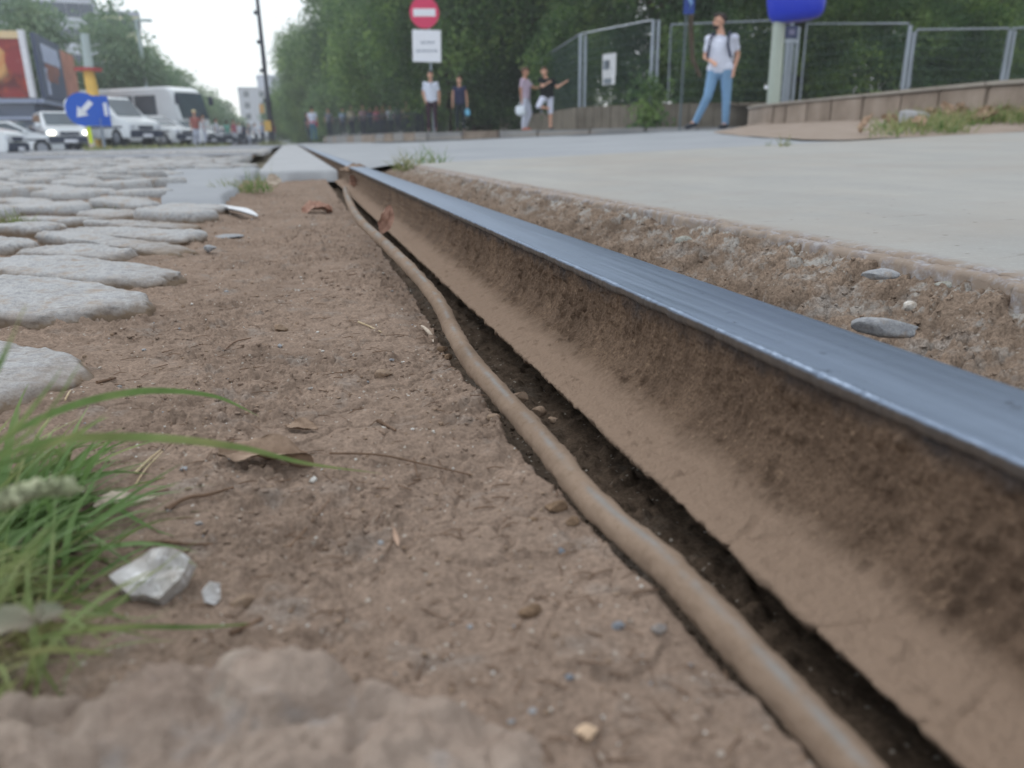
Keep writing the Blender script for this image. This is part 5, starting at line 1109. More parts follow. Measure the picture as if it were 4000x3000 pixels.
# keep-left sign on yellow bollard
Dk=30.; b=at_D(352,566,Dk); kp=tag(empty('keep_left_sign',(b[0],b[1],b[2]),facing(b)),'round blue sign with white arrow on a yellow reflective bollard','sign')
zc=at_D(338,428,Dk)[2]-b[2]; tube('post',[(.05,0,-.2),(0,0,zc)],.08,flat('pinkish_post',srgb(214,196,190),.5),kp,10); box('yellow_reflector',(.045,-.09,.38),(.11,.03,.66),flat('fluorescent_yellow',srgb(214,236,30),.5),kp)
disc('sign_disc',.52,.03,M_blue,kp,(-.02,-.12,zc)); 
bm=bmesh.new(); R_=Matrix.Rotation(math.radians(45),3,'Y')
for c,s in (((.0,-.145,.10),(.16,.01,.42)),): bm_box(bm,(0,0,0),s)
for v in bm.verts: v.co=R_@(v.co+Vector((0,0,.12)))
ar=[Vector((-.20,0,-.05)),Vector((.20,0,-.05)),Vector((0,0,-.34))]; f=[]
for yy_ in (-.005,.005): f.append([bm.verts.new(R_@(a_+Vector((0,yy_,0)))) for a_ in ar])
bm.faces.new(f[0]);bm.faces.new(f[1][::-1])
for k in range(3): bm.faces.new((f[0][k],f[1][k],f[1][(k+1)%3],f[0][(k+1)%3]))
o=from_bm('white_arrow',bm,M_sw,kp,False); o.location=(.0,-.15,zc)
b2=at_D(372,430,31.2); ks2=tag(empty('blue_back_sign',(b2[0],b2[1],b[2]),facing(b2)),'second blue sign half hidden behind the round arrow sign','sign')
box('sign_panel',(.12,0,zc),(.62,.03,.98),M_blue,ks2,None,.0); box('white_mark',(.32,-.02,zc+.05),(.12,.01,.42),M_sw,ks2); tube('post',[(.1,.03,-.2),(.1,.03,zc)],.05,M_galv,ks2,8)
# yellow column with red ring and lamp posts
Dy=44.; b=at_D(402,560,Dy); yc=tag(empty('yellow_column',(b[0],b[1],-.05),facing(b)),'tall yellow column topped by a flat red ring, behind the blue sign','column')
h1=at_D(345,275,Dy)[2]+.05; tube('column',[(0,0,0),(-.1,0,h1)],[.34,.24],flat('ochre_yellow',srgb(226,186,96),.6,0,.3,.12,1.5),yc,16)
bm=bmesh.new(); bmesh.ops.create_cone(bm,cap_ends=True,segments=32,radius1=.55,radius2=.62,depth=.10); 
o=from_bm('red_ring',bm,flat('dull_red',srgb(186,84,88),.6),yc,'auto'); o.location=(-.1,0,h1+.05)
o=disc('red_ring_rim',.60,.05,flat('dull_red2',srgb(196,90,92),.6),yc,(-.1,0,h1)); o.rotation_euler=(math.pi/2,0,0); o.scale=(1,1,1)
M_lamp=flat('pale_lamp_post',srgb(176,192,194),.6,0,.3,.05,1)
def lamp(label,pxs,D_,r,head=True):
    pts=[tuple(at_D(x,y,D_)) for x,y in pxs]; e=tag(empty('street_lamp',(pts[0][0],pts[0][1],0)),label,'street lamp'); inv_=Matrix.Translation((-pts[0][0],-pts[0][1],0))
    o=tube('post',pts,r,M_lamp,e,8); o.matrix_parent_inverse=inv_
    if not head: return e
    p=Vector(pts[-1]); o=box('lamp_head',(p.x+.45,p.y,p.z+.05),(1.1,.3,.16),M_lamp,e,None,.03); o.matrix_parent_inverse=inv_; return e
lamp('pale lamp post rising from the yellow column',[(388,560),(352,300),(330,132)],46,[.26,.22,.19],False)
lamp('thin pale lamp post above the coach',[(600,560),(575,360),(556,230),(532,82)],62,[.20,.17,.14,.10])
lamp('distant lamp post between the left tree groups',[(905,560),(888,470),(880,440)],120,[.2,.18,.15])
# dark tram pole
Dt=42.; pts=[tuple(at_D(x,y,Dt)) for x,y in ((1064,560),(1048,400),(1032,250),(1018,120),(1003,-20),(990,-140))]
tp=tag(empty('tram_pole',(pts[0][0],pts[0][1],0)),'dark leaning steel tram pole with clamps beside the rails','pole'); inv_=Matrix.Translation((-pts[0][0],-pts[0][1],0))
M_tp=flat('dark_weathered_steel',srgb(72,76,88),.6,.2,.4); o=tube('post',pts,[.17,.14,.12,.10,.09,.08],M_tp,tp,10); o.matrix_parent_inverse=inv_
for f in (.25,.42,.58,.74): 
    p=Vector(pts[0]).lerp(Vector(pts[-1]),f); o=box('clamp',(p.x-.12,p.y-.1,p.z),(.22,.2,.16),M_tp,tp); o.matrix_parent_inverse=inv_
o=box('yellow_box',(pts[0][0]-.12,pts[0][1]-.3,.95),(.34,.25,.5),flat('yellow_box_paint',srgb(206,170,96),.6),tp,None,.02); o.matrix_parent_inverse=inv_
o=box('yellow_box',(pts[0][0]-.32,pts[0][1]-.2,1.75),(.22,.2,.42),flat('orange_box_paint',srgb(196,160,110),.6),tp,None,.02); o.matrix_parent_inverse=inv_
q=(pts[0][0],pts[0][1]-.3,.03); t=tuft('weed_clump','dusty yellow-green weeds around the foot of the tram pole',q,.7,160,.5,M_grassfar,70,.03)
# pedestrian railing
M_rail=flat('black_railing',srgb(60,68,82),.5,.2,.4); rl=tag(empty('pedestrian_railing',(0,0,0)),'dark upright-bar railing in front of the crowd under the trees','railing')
a=np.array(at_D(1290,525,52.));b=np.array(at_D(1655,520,40.)); a[2]=.43;b[2]=.41
for z in (.12,1.08): tube('rail_bar',[tuple(a+[0,0,z]),tuple(b+[0,0,z])],.035,M_rail,rl,6)
n=int(np.linalg.norm(b-a)/.17); bm=bmesh.new()
for k in range(n+1):
    p=a+(b-a)*k/n; bm_box(bm,(p[0],p[1],p[2]+.6),(.035,.035,1.0))
tag(from_bm('upright_bars',bm,M_rail,rl,False),kind='stuff')
for k in range(6):
    p=a+(b-a)*k/5; box('rail_post',(p[0],p[1],p[2]+.58),(.08,.08,1.16),M_rail,rl)
# ================================================================= vehicles
M_tyre=flat('tyre',srgb(42,46,54),.8); M_rim=flat('rim',srgb(150,155,165),.4,.6); M_wind=flat('car_glass',srgb(70,84,96),.12,0,.8,.2,1.); M_dkpl=flat('dark_bumper',srgb(56,64,84),.6); M_tail=flat('tail_lamp',srgb(170,50,54),.3)
def paint(name,c): n=flat(name,c,.28,0,.6,.03,1); n.node_tree.nodes['Principled BSDF'].inputs['Coat Weight'].default_value=.5; return n
M_pw=paint('white_car_paint',srgb(226,232,238)); M_pg=paint('silver_car_paint',srgb(150,160,176)); M_pd=paint('dark_car_paint',srgb(70,80,100)); M_pb=paint('black_car_paint',srgb(34,36,44))
M_hl=bpy.data.materials.new('lit_headlight'); M_hl.use_nodes=True; bb_=M_hl.node_tree.nodes['Principled BSDF']; bb_.inputs['Base Color'].default_value=(1,.95,.8,1); bb_.inputs['Emission Color'].default_value=(1,.93,.75,1); bb_.inputs['Emission Strength'].default_value=6
M_hloff=flat('headlight_glass',srgb(210,215,225),.15,0,.7)
def vehicle(name,label,cat,loc,rz,body,cab,W,wheels,mat,wr=.32,lit=False,rear=False,glass_frac=.82,low=None,group=None):
    """body: side outline (x,z), cab: greenhouse outline 4+ pts, forward +X"""
    e=tag(empty(name,loc,rz),label,cat,group)
    def ext(nm,pts,w0,w1,mt,par,bev=.05):
        bm=bmesh.new(); zmin=min(p[1] for p in pts);zmax=max(p[1] for p in pts)
        A=[];B=[]
        for x,z in pts:
            w_=w0+(w1-w0)*(z-zmin)/max(1e-6,zmax-zmin); A.append(bm.verts.new((x,-w_/2,z)));B.append(bm.verts.new((x,w_/2,z)))
        bm.faces.new(A);bm.faces.new(B[::-1]); n=len(pts)
        for k in range(n): bm.faces.new((A[k],B[k],B[(k+1)%n],A[(k+1)%n]))
        if bev: bmesh.ops.bevel(bm,geom=bm.edges[:],offset=bev,segments=2,affect='EDGES',clamp_overlap=True)
        return from_bm(nm,bm,mt,par,'auto')
    ext('body',body,W,W*.97,mat,e,.06)
    c=ext('cabin',cab,W*.94,W*.80,mat,e,.05)
    # glazing: slightly proud, shrunk panels on sides, front and back
    cx=sum(p[0] for p in cab)/len(cab);cz=sum(p[1] for p in cab)/len(cab)
    zmin=min(p[1] for p in cab);zmax=max(p[1] for p in cab)
    sh=[(cx+(x-cx)*.86,cz+(z-cz)*glass_frac*.86) for x,z in cab]
    ext('side_glass',sh,W*.94*1.0+.016-(W*.14)*.12,W*.80+.03+(W*.14)*.12,M_wind,e,0)
    front=sorted(cab,key=lambda p:-p[0]); 
    def end_glass(nm,p,q,off):
        a=Vector((p[0],0,p[1]));b=Vector((q[0],0,q[1])); m=(a+b)/2; d=b-a; L=d.length*.74; an=math.atan2(d.z,d.x)
        wz=W*.94+(W*.80-W*.94)*((m.z-zmin)/(zmax-zmin)); nrm=Vector((math.sin(an),0,-math.cos(an)))
        if nrm.x*off<0: nrm=-nrm
        o=box(nm,(0,0,0),(L,wz*.84,.03),M_wind,e); o.location=m+nrm*.02; o.rotation_euler=(0,-an,0)
    end_glass('windscreen',cab[-2],cab[-1],1); end_glass('rear_window',cab[1],cab[0],-1)
    for wx in wheels:
        for s in(-1,1):
            bm=bmesh.new(); bmesh.ops.create_cone(bm,cap_ends=True,segments=20,radius1=wr,radius2=wr,depth=.22,matrix=Matrix.Rotation(math.pi/2,4,'X')); o=from_bm('wheel',bm,M_tyre,e,'auto'); o.location=(wx,s*(W/2-.10),wr)
            bm=bmesh.new(); bmesh.ops.create_cone(bm,cap_ends=True,segments=14,radius1=wr*.6,radius2=wr*.5,depth=.03,matrix=Matrix.Rotation(s*math.pi/2,4,'X')); r_=from_bm('rim',bm,M_rim,o,'auto'); r_.location=(0,s*.12,0)
    xf=max(p[0] for p in body);xb_=min(p[0] for p in body); zb=min(p[1] for p in body)
    box('bumper',(xf-.02,0,zb+.16),(.16,W*.94,.26),low or M_dkpl,e,None,.04); box('bumper',(xb_+.02,0,zb+.16),(.16,W*.94,.26),low or M_dkpl,e,None,.04)
    for s in(-1,1):
        disc_=box('headlight',(xf-.06,s*W*.38,zb+.42),(.16,.28,.16),M_hl if lit else M_hloff,e,None,.04); box('tail_lamp',(xb_+.04,s*W*.43,zb+.58),(.12,.14,.34),M_tail,e,None,.02)
        box('mirror',(cab[-1][0]-.25,s*(W/2+.06),zmin+.12),(.14,.2,.14),mat,e,None,.02)
    box('number_plate',(xf+.06,0,zb+.10),(.03,.5,.12),M_sw,e); box('grille',(xf+.005,0,zb+.40),(.06,W*.42,.12),M_dkpl,e)
    box('side_moulding',((xf+xb_)/2,0,zb+.42),((xf-xb_)*.80,W+.02,.06),M_dkpl,e)
    return e
hatch=([(-2.0,.25),(-2.05,.75),(-1.95,.98),(1.0,.95),(1.9,.78),(2.05,.55),(2.0,.25)],[(-1.9,.92),(-1.55,1.42),(.1,1.46),(1.05,.92)])
sedan=([(-2.2,.25),(-2.25,.8),(-2.1,.95),(1.1,.93),(2.1,.75),(2.25,.5),(2.2,.25)],[(-1.6,.9),(-1.0,1.38),(.2,1.42),(1.1,.9)])
vanb=([(-2.1,.30),(-2.15,1.05),(-2.1,1.12),(1.2,1.12),(2.1,.92),(2.25,.6),(2.2,.30)],[(-2.08,1.0),(-2.0,1.84),(.55,1.86),(1.45,1.02)])
suv=([(-2.0,.38),(-2.05,1.0),(-1.95,1.12),(1.0,1.10),(1.9,1.0),(2.0,.7),(1.95,.38)],[(-1.95,1.05),(-1.85,1.66),(.2,1.70),(.85,1.05)])
def vpos(px,yb,D_): q=at_D(px,yb,D_); return (q[0],q[1],q[2])
def towards(px,extra): r=ray(px,560); return math.atan2(-r[1],-r[0])+extra
vehicle('parked_car','white boxy car facing forward with its headlights on','car',vpos(252,596,40.5),towards(252,.16),*suv,1.72,(-1.25,1.25),M_pw,.34,True)
vehicle('parked_van','white panel van with a dark side moulding behind the blue sign','van',vpos(448,572,41.5),towards(448,.66),*vanb,1.78,(-1.35,1.4),M_pw,.33).scale=(1,1,1.14)
vehicle('parked_car','white hatchback just right of the panel van','car',vpos(612,568,46),towards(612,.85),*hatch,1.7,(-1.25,1.25),M_pw,.31)
vehicle('parked_car','white car behind the pedestrian in the red top','car',vpos(712,572,52),towards(712,1.0),*hatch,1.7,(-1.25,1.25),M_pw,.31)
vehicle('parked_car','small pale car with dark lower half at the left edge','car',vpos(62,612,40),towards(62,1.25),*sedan,1.7,(-1.3,1.35),M_pw,.34)
vehicle('parked_van','white van cut off by the left edge of the photo','van',vpos(-235,640,30),towards(-235,1.2),*vanb,1.8,(-1.35,1.4),M_pw,.34)
for i,(px,D_,mt,ex,lb) in enumerate(((805,60,M_pd,.8,'dark car right of the pedestrian in the red top'),(862,68,M_pg,.9,'silver car among the distant row'),(905,78,M_pd,.7,'dark blue car deeper in the distant row'),(940,90,M_pw,.9,'pale car near the end of the distant row'),(972,105,M_pd,.8,'last dark car of the distant row'))):
    vehicle('parked_car',lb,'car',(at_D(px,560,D_)[0],at_D(px,560,D_)[1],-.02),towards(px,ex),*hatch,1.7,(-1.25,1.25),mt,.31)
# coach
bus=tag(empty('coach',vpos(520,575,58.),towards(520,.75)),'tall white coach with dark windows behind the panel van','coach')
bm=bmesh.new(); pr=[(-5.5,.35),(-5.5,3.35),(-5.2,3.5),(4.6,3.5),(5.1,3.2),(5.55,1.6),(5.6,.35)]; A=[bm.verts.new((x,-1.25,z)) for x,z in pr];B=[bm.verts.new((x,1.25,z)) for x,z in pr]; bm.faces.new(A);bm.faces.new(B[::-1])
for k in range(len(pr)): bm.faces.new((A[k],B[k],B[(k+1)%len(pr)],A[(k+1)%len(pr)]))
bmesh.ops.bevel(bm,geom=bm.edges[:],offset=.12,segments=3,affect='EDGES',clamp_overlap=True); from_bm('body',bm,M_pw,bus,'auto')
for k in range(5):
    for s in (-1,1): box('side_window',(-4.5+k*1.85,s*1.245,2.45),(1.7,.06,1.15),M_wind,bus)
o=box('windscreen',(0,0,0),(.06,2.2,1.55),M_wind,bus); o.location=(5.37,0,2.40); o.rotation_euler=(0,-.27,0)
for s in (-1,1): box('mirror',(5.6,s*1.4,2.7),(.2,.2,.5),M_dkpl,bus); box('headlight',(5.58,s*.95,.75),(.1,.35,.2),M_hloff,bus)
for wx in (-3.4,3.4):
    for s in(-1,1):
        bm=bmesh.new(); bmesh.ops.create_cone(bm,cap_ends=True,segments=20,radius1=.5,radius2=.5,depth=.3,matrix=Matrix.Rotation(math.pi/2,4,'X')); o=from_bm('wheel',bm,M_tyre,bus,'auto'); o.location=(wx,s*1.12,.5)
# two cars behind the fence
q=at_D(3670,352,31.); vehicle('parked_car','white car roof just showing behind the fence','car',(q[0],q[1],q[2]-1.2),towards(3670,1.3),*hatch,1.7,(-1.25,1.25),M_pw,.31)
q=at_D(3850,345,28.); vehicle('parked_car','black car behind the fence beside the white roof','car',(q[0],q[1],q[2]-1.0),towards(3850,1.25),*hatch,1.75,(-1.25,1.25),M_pb,.32)
# ================================================================= people
def capsule(bm,p0,p1,r0,r1,seg=12):
    p0,p1=Vector(p0),Vector(p1); n=5
    if (p1-p0).length>1e-4: bm_tube(bm,[p0.lerp(p1,i/n) for i in range(n+1)],[r0+(r1-r0)*i/n for i in range(n+1)],seg)
    for p,r in ((p0,r0),(p1,r1)):
        bmesh.ops.create_icosphere(bm,subdivisions=2,radius=r,matrix=Matrix.Translation(p))
def ellip(bm,c,s,rot=None):
    m=Matrix.Translation(Vector(c))@(rot.to_4x4() if rot is not None else Matrix())@Matrix.Diagonal((s[0],s[1],s[2],1)); bmesh.ops.create_icosphere(bm,subdivisions=3,radius=1,matrix=m)
def fuse(name,bm,vox,mat,parent,smooth_it=6):
    me=bpy.data.meshes.new(name); bm.to_mesh(me); bm.free(); o=link(bpy.data.objects.new(name,me))
    m=o.modifiers.new('r','REMESH'); m.mode='VOXEL'; m.voxel_size=vox; m2=o.modifiers.new('s','SMOOTH'); m2.iterations=smooth_it; m2.factor=.5
    dg=bpy.context.evaluated_depsgraph_get(); me2=bpy.data.meshes.new_from_object(o.evaluated_get(dg)); bpy.data.objects.remove(o); bpy.data.meshes.remove(me)
    me2.name=name; me2.polygons.foreach_set('use_smooth',[True]*len(me2.polygons)); me2.materials.clear(); me2.materials.append(mat); return link(bpy.data.objects.new(name,me2),parent)
M_skin=flat('skin',srgb(206,160,138),.55,0,.35,.05,6); M_skin2=flat('tanned_skin',srgb(178,132,110),.55,0,.35,.05,6)
M_hair=flat('dark_hair',srgb(48,40,38),.7); M_hairb=flat('brown_hair',srgb(86,64,50),.7); M_eye=flat('eye',srgb(40,34,34),.3); M_shoe=flat('dark_shoe',srgb(40,44,54),.6); M_shoew=flat('pale_shoe',srgb(190,194,200),.6)
CLO={}
def cloth(c,nm):
    if nm not in CLO:
        n=NB(nm,.85,.15).use_obj(); f=n.noise(5,4,.6); n.color(n.ramp(f,[(.3,tuple(v*.86 for v in c)),(.7,tuple(min(1,v*1.06) for v in c))])); n.bump(n.noise(9,3,.6),.02,.7); CLO[nm]=n.m
    return CLO[nm]
def person(label,loc,rz,H,pose,shirt,legs,skin=None,hair=None,shoes=None,vox=.016,sleeve=.6,long_legs=True,beard=False,hairlong=False,fingers=False,hat=None,group=None,headturn=0.):
    """faces -Y locally; +X is the figure's left as seen by it (image right when facing the camera)"""
    skin=skin or M_skin; hair=hair or M_hair; k=H/1.78
    J=dict(pel=(0,0,.95),chest=(0,0,1.28),neck=(0,.01,1.49),head=(0,-.01,1.655))
    for s,n in ((-1,'r'),(1,'l')):
        J['sh'+n]=(s*.175,0,1.41);J['el'+n]=(s*.235,.02,1.14);J['wr'+n]=(s*.245,-.05,.89);J['hp'+n]=(s*.09,0,.92);J['kn'+n]=(s*.10,-.01,.50);J['an'+n]=(s*.11,.02,.085);J['to'+n]=(s*.12,-.13,.035)
    J.update(pose); J={a:Vector(b)*k for a,b in J.items()}
    bm=bmesh.new()
    capsule(bm,J['pel'],J['chest'],.115*k,.125*k); 
    for s in('r','l'):
        capsule(bm,J['chest'],J['sh'+s],.095*k,.058*k); capsule(bm,J['pel'],J['hp'+s],.105*k,.092*k)
        capsule(bm,J['sh'+s],J['el'+s],.048*k,.038*k); capsule(bm,J['el'+s],J['wr'+s],.037*k,.025*k)
        capsule(bm,J['hp'+s],J['kn'+s],.082*k,.054*k); capsule(bm,J['kn'+s],J['an'+s],.052*k,.036*k); capsule(bm,J['an'+s],J['to'+s],.038*k,.028*k)
        d=(J['wr'+s]-J['el'+s]).normalized(); palm=J['wr'+s]+d*.06*k; capsule(bm,J['wr'+s],palm,.024*k,.030*k)
        side=d.cross(Vector((0,1,0)) if abs(d.y)<.8 else Vector((1,0,0))).normalized()
        if fingers:
            for q,(o_,l) in enumerate(((-.026,.062),(-.009,.072),(.009,.068),(.026,.054))):
                b_=palm+side*o_*k+d*.012*k; t_=b_+d*l*.55*k; u_=t_+(d*.6+Vector((0,-.5,-.35))).normalized()*l*.45*k; capsule(bm,b_,t_,.0095*k,.009*k,8); capsule(bm,t_,u_,.009*k,.0075*k,8)
            th_=J['wr'+s]+d*.02*k; capsule(bm,th_,th_+(d*.7+side*-1.0).normalized()*.055*k,.012*k,.010*k,8)
        else: capsule(bm,palm,palm+d*.07*k,.026*k,.016*k,8)
    R3=Matrix.Rotation(headturn,3,'Z'); hd_=J['head']; hv=lambda v: hd_+R3@(Vector(v)*k)
    capsule(bm,J['chest'],J['neck'],.09*k,.056*k); capsule(bm,J['neck'],hd_-Vector((0,0,.05*k)),.052*k,.052*k)
    ellip(bm,hv((0,.012,.03)),(.076*k,.094*k,.098*k)); ellip(bm,hv((0,-.028,-.045)),(.055*k,.060*k,.066*k)); ellip(bm,hv((0,-.093,-.012)),(.012*k,.020*k,.026*k)); ellip(bm,hv((0,-.080,-.062)),(.024*k,.012*k,.010*k))
    for s in(-1,1): ellip(bm,hv((s*.078,.008,-.005)),(.012*k,.022*k,.032*k))
    root=fuse('person',bm,vox if not fingers else .0085,skin,None,3 if fingers else 4); root.location=loc; root.rotation_euler=(0,0,rz); tag(root,label,'person',group)
    def addp(nm,bm,mat,v=vox,it=5): return fuse(nm,bm,v,mat,root,it)
    bm=bmesh.new(); w_=.017*k
    capsule(bm,J['pel']+Vector((0,0,.0)),J['chest'],.130*k+w_*.3,.135*k+w_)
    for s in('r','l'):
        capsule(bm,J['chest'],J['sh'+s],.10*k+w_,.062*k+w_*.6); capsule(bm,J['sh'+s],J['sh'+s].lerp(J['el'+s],sleeve),.052*k+w_*.2,.056*k); capsule(bm,J['sh'+s]-Vector((J['sh'+s].x*.35,0,.06*k)),J['hp'+s]+Vector((0,0,.16*k)),.085*k,.095*k); capsule(bm,J['pel'],J['hp'+s]+Vector((0,0,.04*k)),.112*k+w_,.10*k+w_*.5)
    capsule(bm,J['chest'],J['neck']-Vector((0,0,.05*k)),.10*k+w_,.065*k)
    addp('shirt',bm,shirt)
    bm=bmesh.new(); end='an' if long_legs else 'kn'
    capsule(bm,J['pel']-Vector((0,0,.0)),J['pel']-Vector((0,0,.04*k)),.122*k,.12*k)
    for s in('r','l'):
        capsule(bm,J['pel']-Vector((0,0,.02*k)),J['hp'+s],.112*k,.102*k); capsule(bm,J['hp'+s],J['kn'+s],.096*k,.067*k)
        if long_legs: capsule(bm,J['kn'+s],J['an'+s],.066*k,.050*k)
    addp('trousers' if long_legs else 'shorts',bm,legs)
    for s in('r','l'):
        bm=bmesh.new(); capsule(bm,J['an'+s]-Vector((0,0,.03*k)),J['to'+s]+Vector((0,0,.005)),.050*k,.040*k)
        addp('shoe',bm,shoes or M_shoe)
    bm=bmesh.new(); ellip(bm,hv((0,.030,.052)),(.086*k,.096*k,.092*k)); ellip(bm,hv((0,-.035,.095)),(.062*k,.055*k,.04*k))
    if hairlong: capsule(bm,hv((0,.07,.03)),hv((0,.085,-.16)),.075*k,.055*k)
    addp('hair',bm,hair,max(.010,vox*.7),3)
    if beard:
        bm=bmesh.new(); ellip(bm,hv((0,-.045,-.078)),(.056*k,.052*k,.040*k)); ellip(bm,hv((0,-.085,-.052)),(.03*k,.014*k,.008*k)); addp('beard',bm,hair,.010,2)
    bm=bmesh.new()
    for s in(-1,1): bmesh.ops.create_icosphere(bm,subdivisions=2,radius=.011*k,matrix=Matrix.Translation(hv((s*.030,-.080,.012))))
    from_bm('eyes',bm,M_eye,root)
    if hat:
        bm=bmesh.new(); ellip(bm,hv((0,.02,.10)),(.095*k,.11*k,.07*k)); ellip(bm,hv((0,.0,.075)),(.16*k,.17*k,.012*k)); addp('hat',bm,hat,.012,2)
    return root,J
# walking man
b=at_D(2795,518,14.6)
w1,Jw=person('bearded man in white T-shirt and light blue jeans walking left with a backpack',(b[0],b[1],float(side_z(b[0],b[1]))+.01),facing(b)+math.radians(-14),1.84,
 dict(pel=(.01,0,.96),chest=(.0,-.01,1.29),neck=(-.01,-.02,1.50),head=(-.045,-.03,1.665),shl=(.18,.0,1.41),ell=(.225,.10,1.16),wrl=(.20,.02,.94),shr=(-.175,0,1.42),elr=(-.225,.03,1.15),wrr=(-.06,-.17,1.045),hpl=(.095,0,.93),knl=(.12,.02,.51),anl=(.12,.07,.09),tol=(.09,-.07,.035),hpr=(-.08,0,.93),knr=(-.13,-.07,.53),anr=(-.32,.02,.13),tor=(-.42,-.08,.045)),
 cloth(srgb(214,220,238),'white_tshirt'),cloth(srgb(124,160,196),'light_jeans'),vox=.012,beard=True,fingers=True,headturn=math.radians(-38))
M_navy=flat('navy_strap',srgb(36,44,74),.7)
k=1.84/1.78; w1.scale=(1.14,1.08,1)
for s in(-1,1): tube('backpack_strap',[Vector(p)*k for p in ((s*.11,.13,1.40),(s*.115,.0,1.505),(s*.125,-.115,1.43),(s*.13,-.150,1.30),(s*.165,-.10,1.14),(s*.16,.08,1.05))],.020,M_navy,w1,8)
bm=bmesh.new(); ellip(bm,Vector((0,.22,1.25))*k,(.15,.09,.21)); fuse('backpack',bm,.02,M_navy,w1)
stand_pose={}
b=at_D(1690,520,25.5); w2,_=person('man in white short-sleeved shirt and dark maroon trousers standing below the no-entry sign',(b[0],b[1],.40),facing(b),1.80,dict(ell=(.25,.0,1.14),wrl=(.235,-.08,.90),elr=(-.24,.0,1.14),wrr=(-.18,-.12,.93)),cloth(srgb(208,216,234),'white_shirt'),cloth(srgb(62,44,58),'maroon_trousers'))
tube('lanyard',[(-.03,-.13,1.50),(0,-.165,1.30),(.03,-.13,1.50)],.010,M_navy,w2,6)
b=at_D(1800,520,25.8); w3,_=person('woman in sleeveless dark blue dress holding a light blue bag',(b[0],b[1],.40),facing(b),1.66,dict(),cloth(srgb(52,56,84),'dark_blue_top'),cloth(srgb(44,54,60),'dark_trousers'),hairlong=True,hair=M_hairb,sleeve=.15)
hand=w3.matrix_basis@Vector((.23,-.06,.74)); bg=tag(empty('shopping_bag',(hand.x,hand.y,hand.z-.14),0),'light blue bag held by the woman in dark blue','bag')
bm=bmesh.new(); bm_box(bm,(0,0,0),(.17,.08,.20),None,.03); ellip(bm,(.01,0,-.06),(.09,.06,.06)); fuse('bag_body',bm,.015,flat('light_blue_bag',srgb(110,180,214),.5),bg); tube('bag_handle',[(-.03,0,.10),(0,0,.17),(.03,0,.10)],.008,flat('bag_strap',srgb(110,180,214),.5),bg,6)
b=at_D(2052,512,23.6); w4,_=person('person in pale mauve T-shirt and white trousers reaching toward a friend',(b[0],b[1],.39),facing(b)+math.radians(70),1.72,dict(ell=(.20,-.16,1.22),wrl=(.16,-.38,1.22),elr=(-.22,.04,1.14),wrr=(-.22,.02,.88),knl=(.09,-.10,.50),anl=(.10,.04,.09),tol=(.10,-.10,.035)),cloth(srgb(186,170,190),'mauve_tshirt'),cloth(srgb(200,206,224),'white_trousers'),skin=M_skin2,hair=M_hairb,shoes=flat('orange_shoe',srgb(176,92,66),.6))
w4.scale=(1.14,1.14,1)
hnd=w4.matrix_basis@Vector((-.215,.01,.78)); bg=tag(empty('shopping_bag',(hnd.x-.05,hnd.y,hnd.z-.16),0),'white plastic bag hanging from the hand of the person in mauve','bag')
bm=bmesh.new(); bm_box(bm,(0,0,-.06),(.28,.12,.26),None,.04); ellip(bm,(.03,0,-.12),(.15,.10,.10)); fuse('bag_body',bm,.02,flat('white_bag',srgb(216,226,238),.5),bg); tube('bag_handle',[(-.04,0,.08),(0,0,.17),(.04,0,.08)],.009,M_sw,bg,6)
b=at_D(2135,512,23.3); w5,_=person('person in black top and white shorts lifting one knee and an arm',(b[0],b[1],.39),facing(b)+math.radians(15),1.74,dict(head=(-.07,-.02,1.60),neck=(-.03,0,1.46),ell=(.25,-.10,1.18),wrl=(.42,-.16,1.30),shl=(.17,0,1.38),shr=(-.17,0,1.39),elr=(-.16,-.18,1.20),wrr=(-.05,-.28,1.28),hpr=(-.08,0,.92),knr=(-.27,-.20,.66),anr=(.08,-.02,.60),tor=(.20,.02,.56)),cloth(srgb(28,32,36),'black_top'),cloth(srgb(206,212,232),'white_shorts'),long_legs=False,hair=M_hairb)
w5.scale=(1.14,1.14,1)
# people along the left and centre
b=at_D(775,576,42.); w6,_=person('pedestrian in red-brown top, pale hat and white trousers on the left street',(b[0],b[1],-.02),facing(b)+.3,1.70,dict(ell=(.34,-.02,1.22),wrl=(.42,-.15,1.30)),cloth(srgb(158,100,96),'redbrown_top'),cloth(srgb(206,210,226),'white_trousers'),vox=.02,hat=flat('straw_hat',srgb(214,200,160),.8))
b=at_D(1228,552,45.); w7,_=person('person in white T-shirt walking away, red jacket tied over blue jeans',(b[0],b[1],.20),facing(b)+math.pi,1.78,dict(),cloth(srgb(206,214,234),'white_tshirt2'),cloth(srgb(88,124,150),'mid_jeans'),vox=.02)
bm=bmesh.new(); ellip(bm,(0,0,.98),(.20,.15,.09)); ellip(bm,(-.19,0,.86),(.07,.09,.13)); fuse('waist_jacket',bm,.02,flat('red_jacket',srgb(190,70,100),.8),w7)
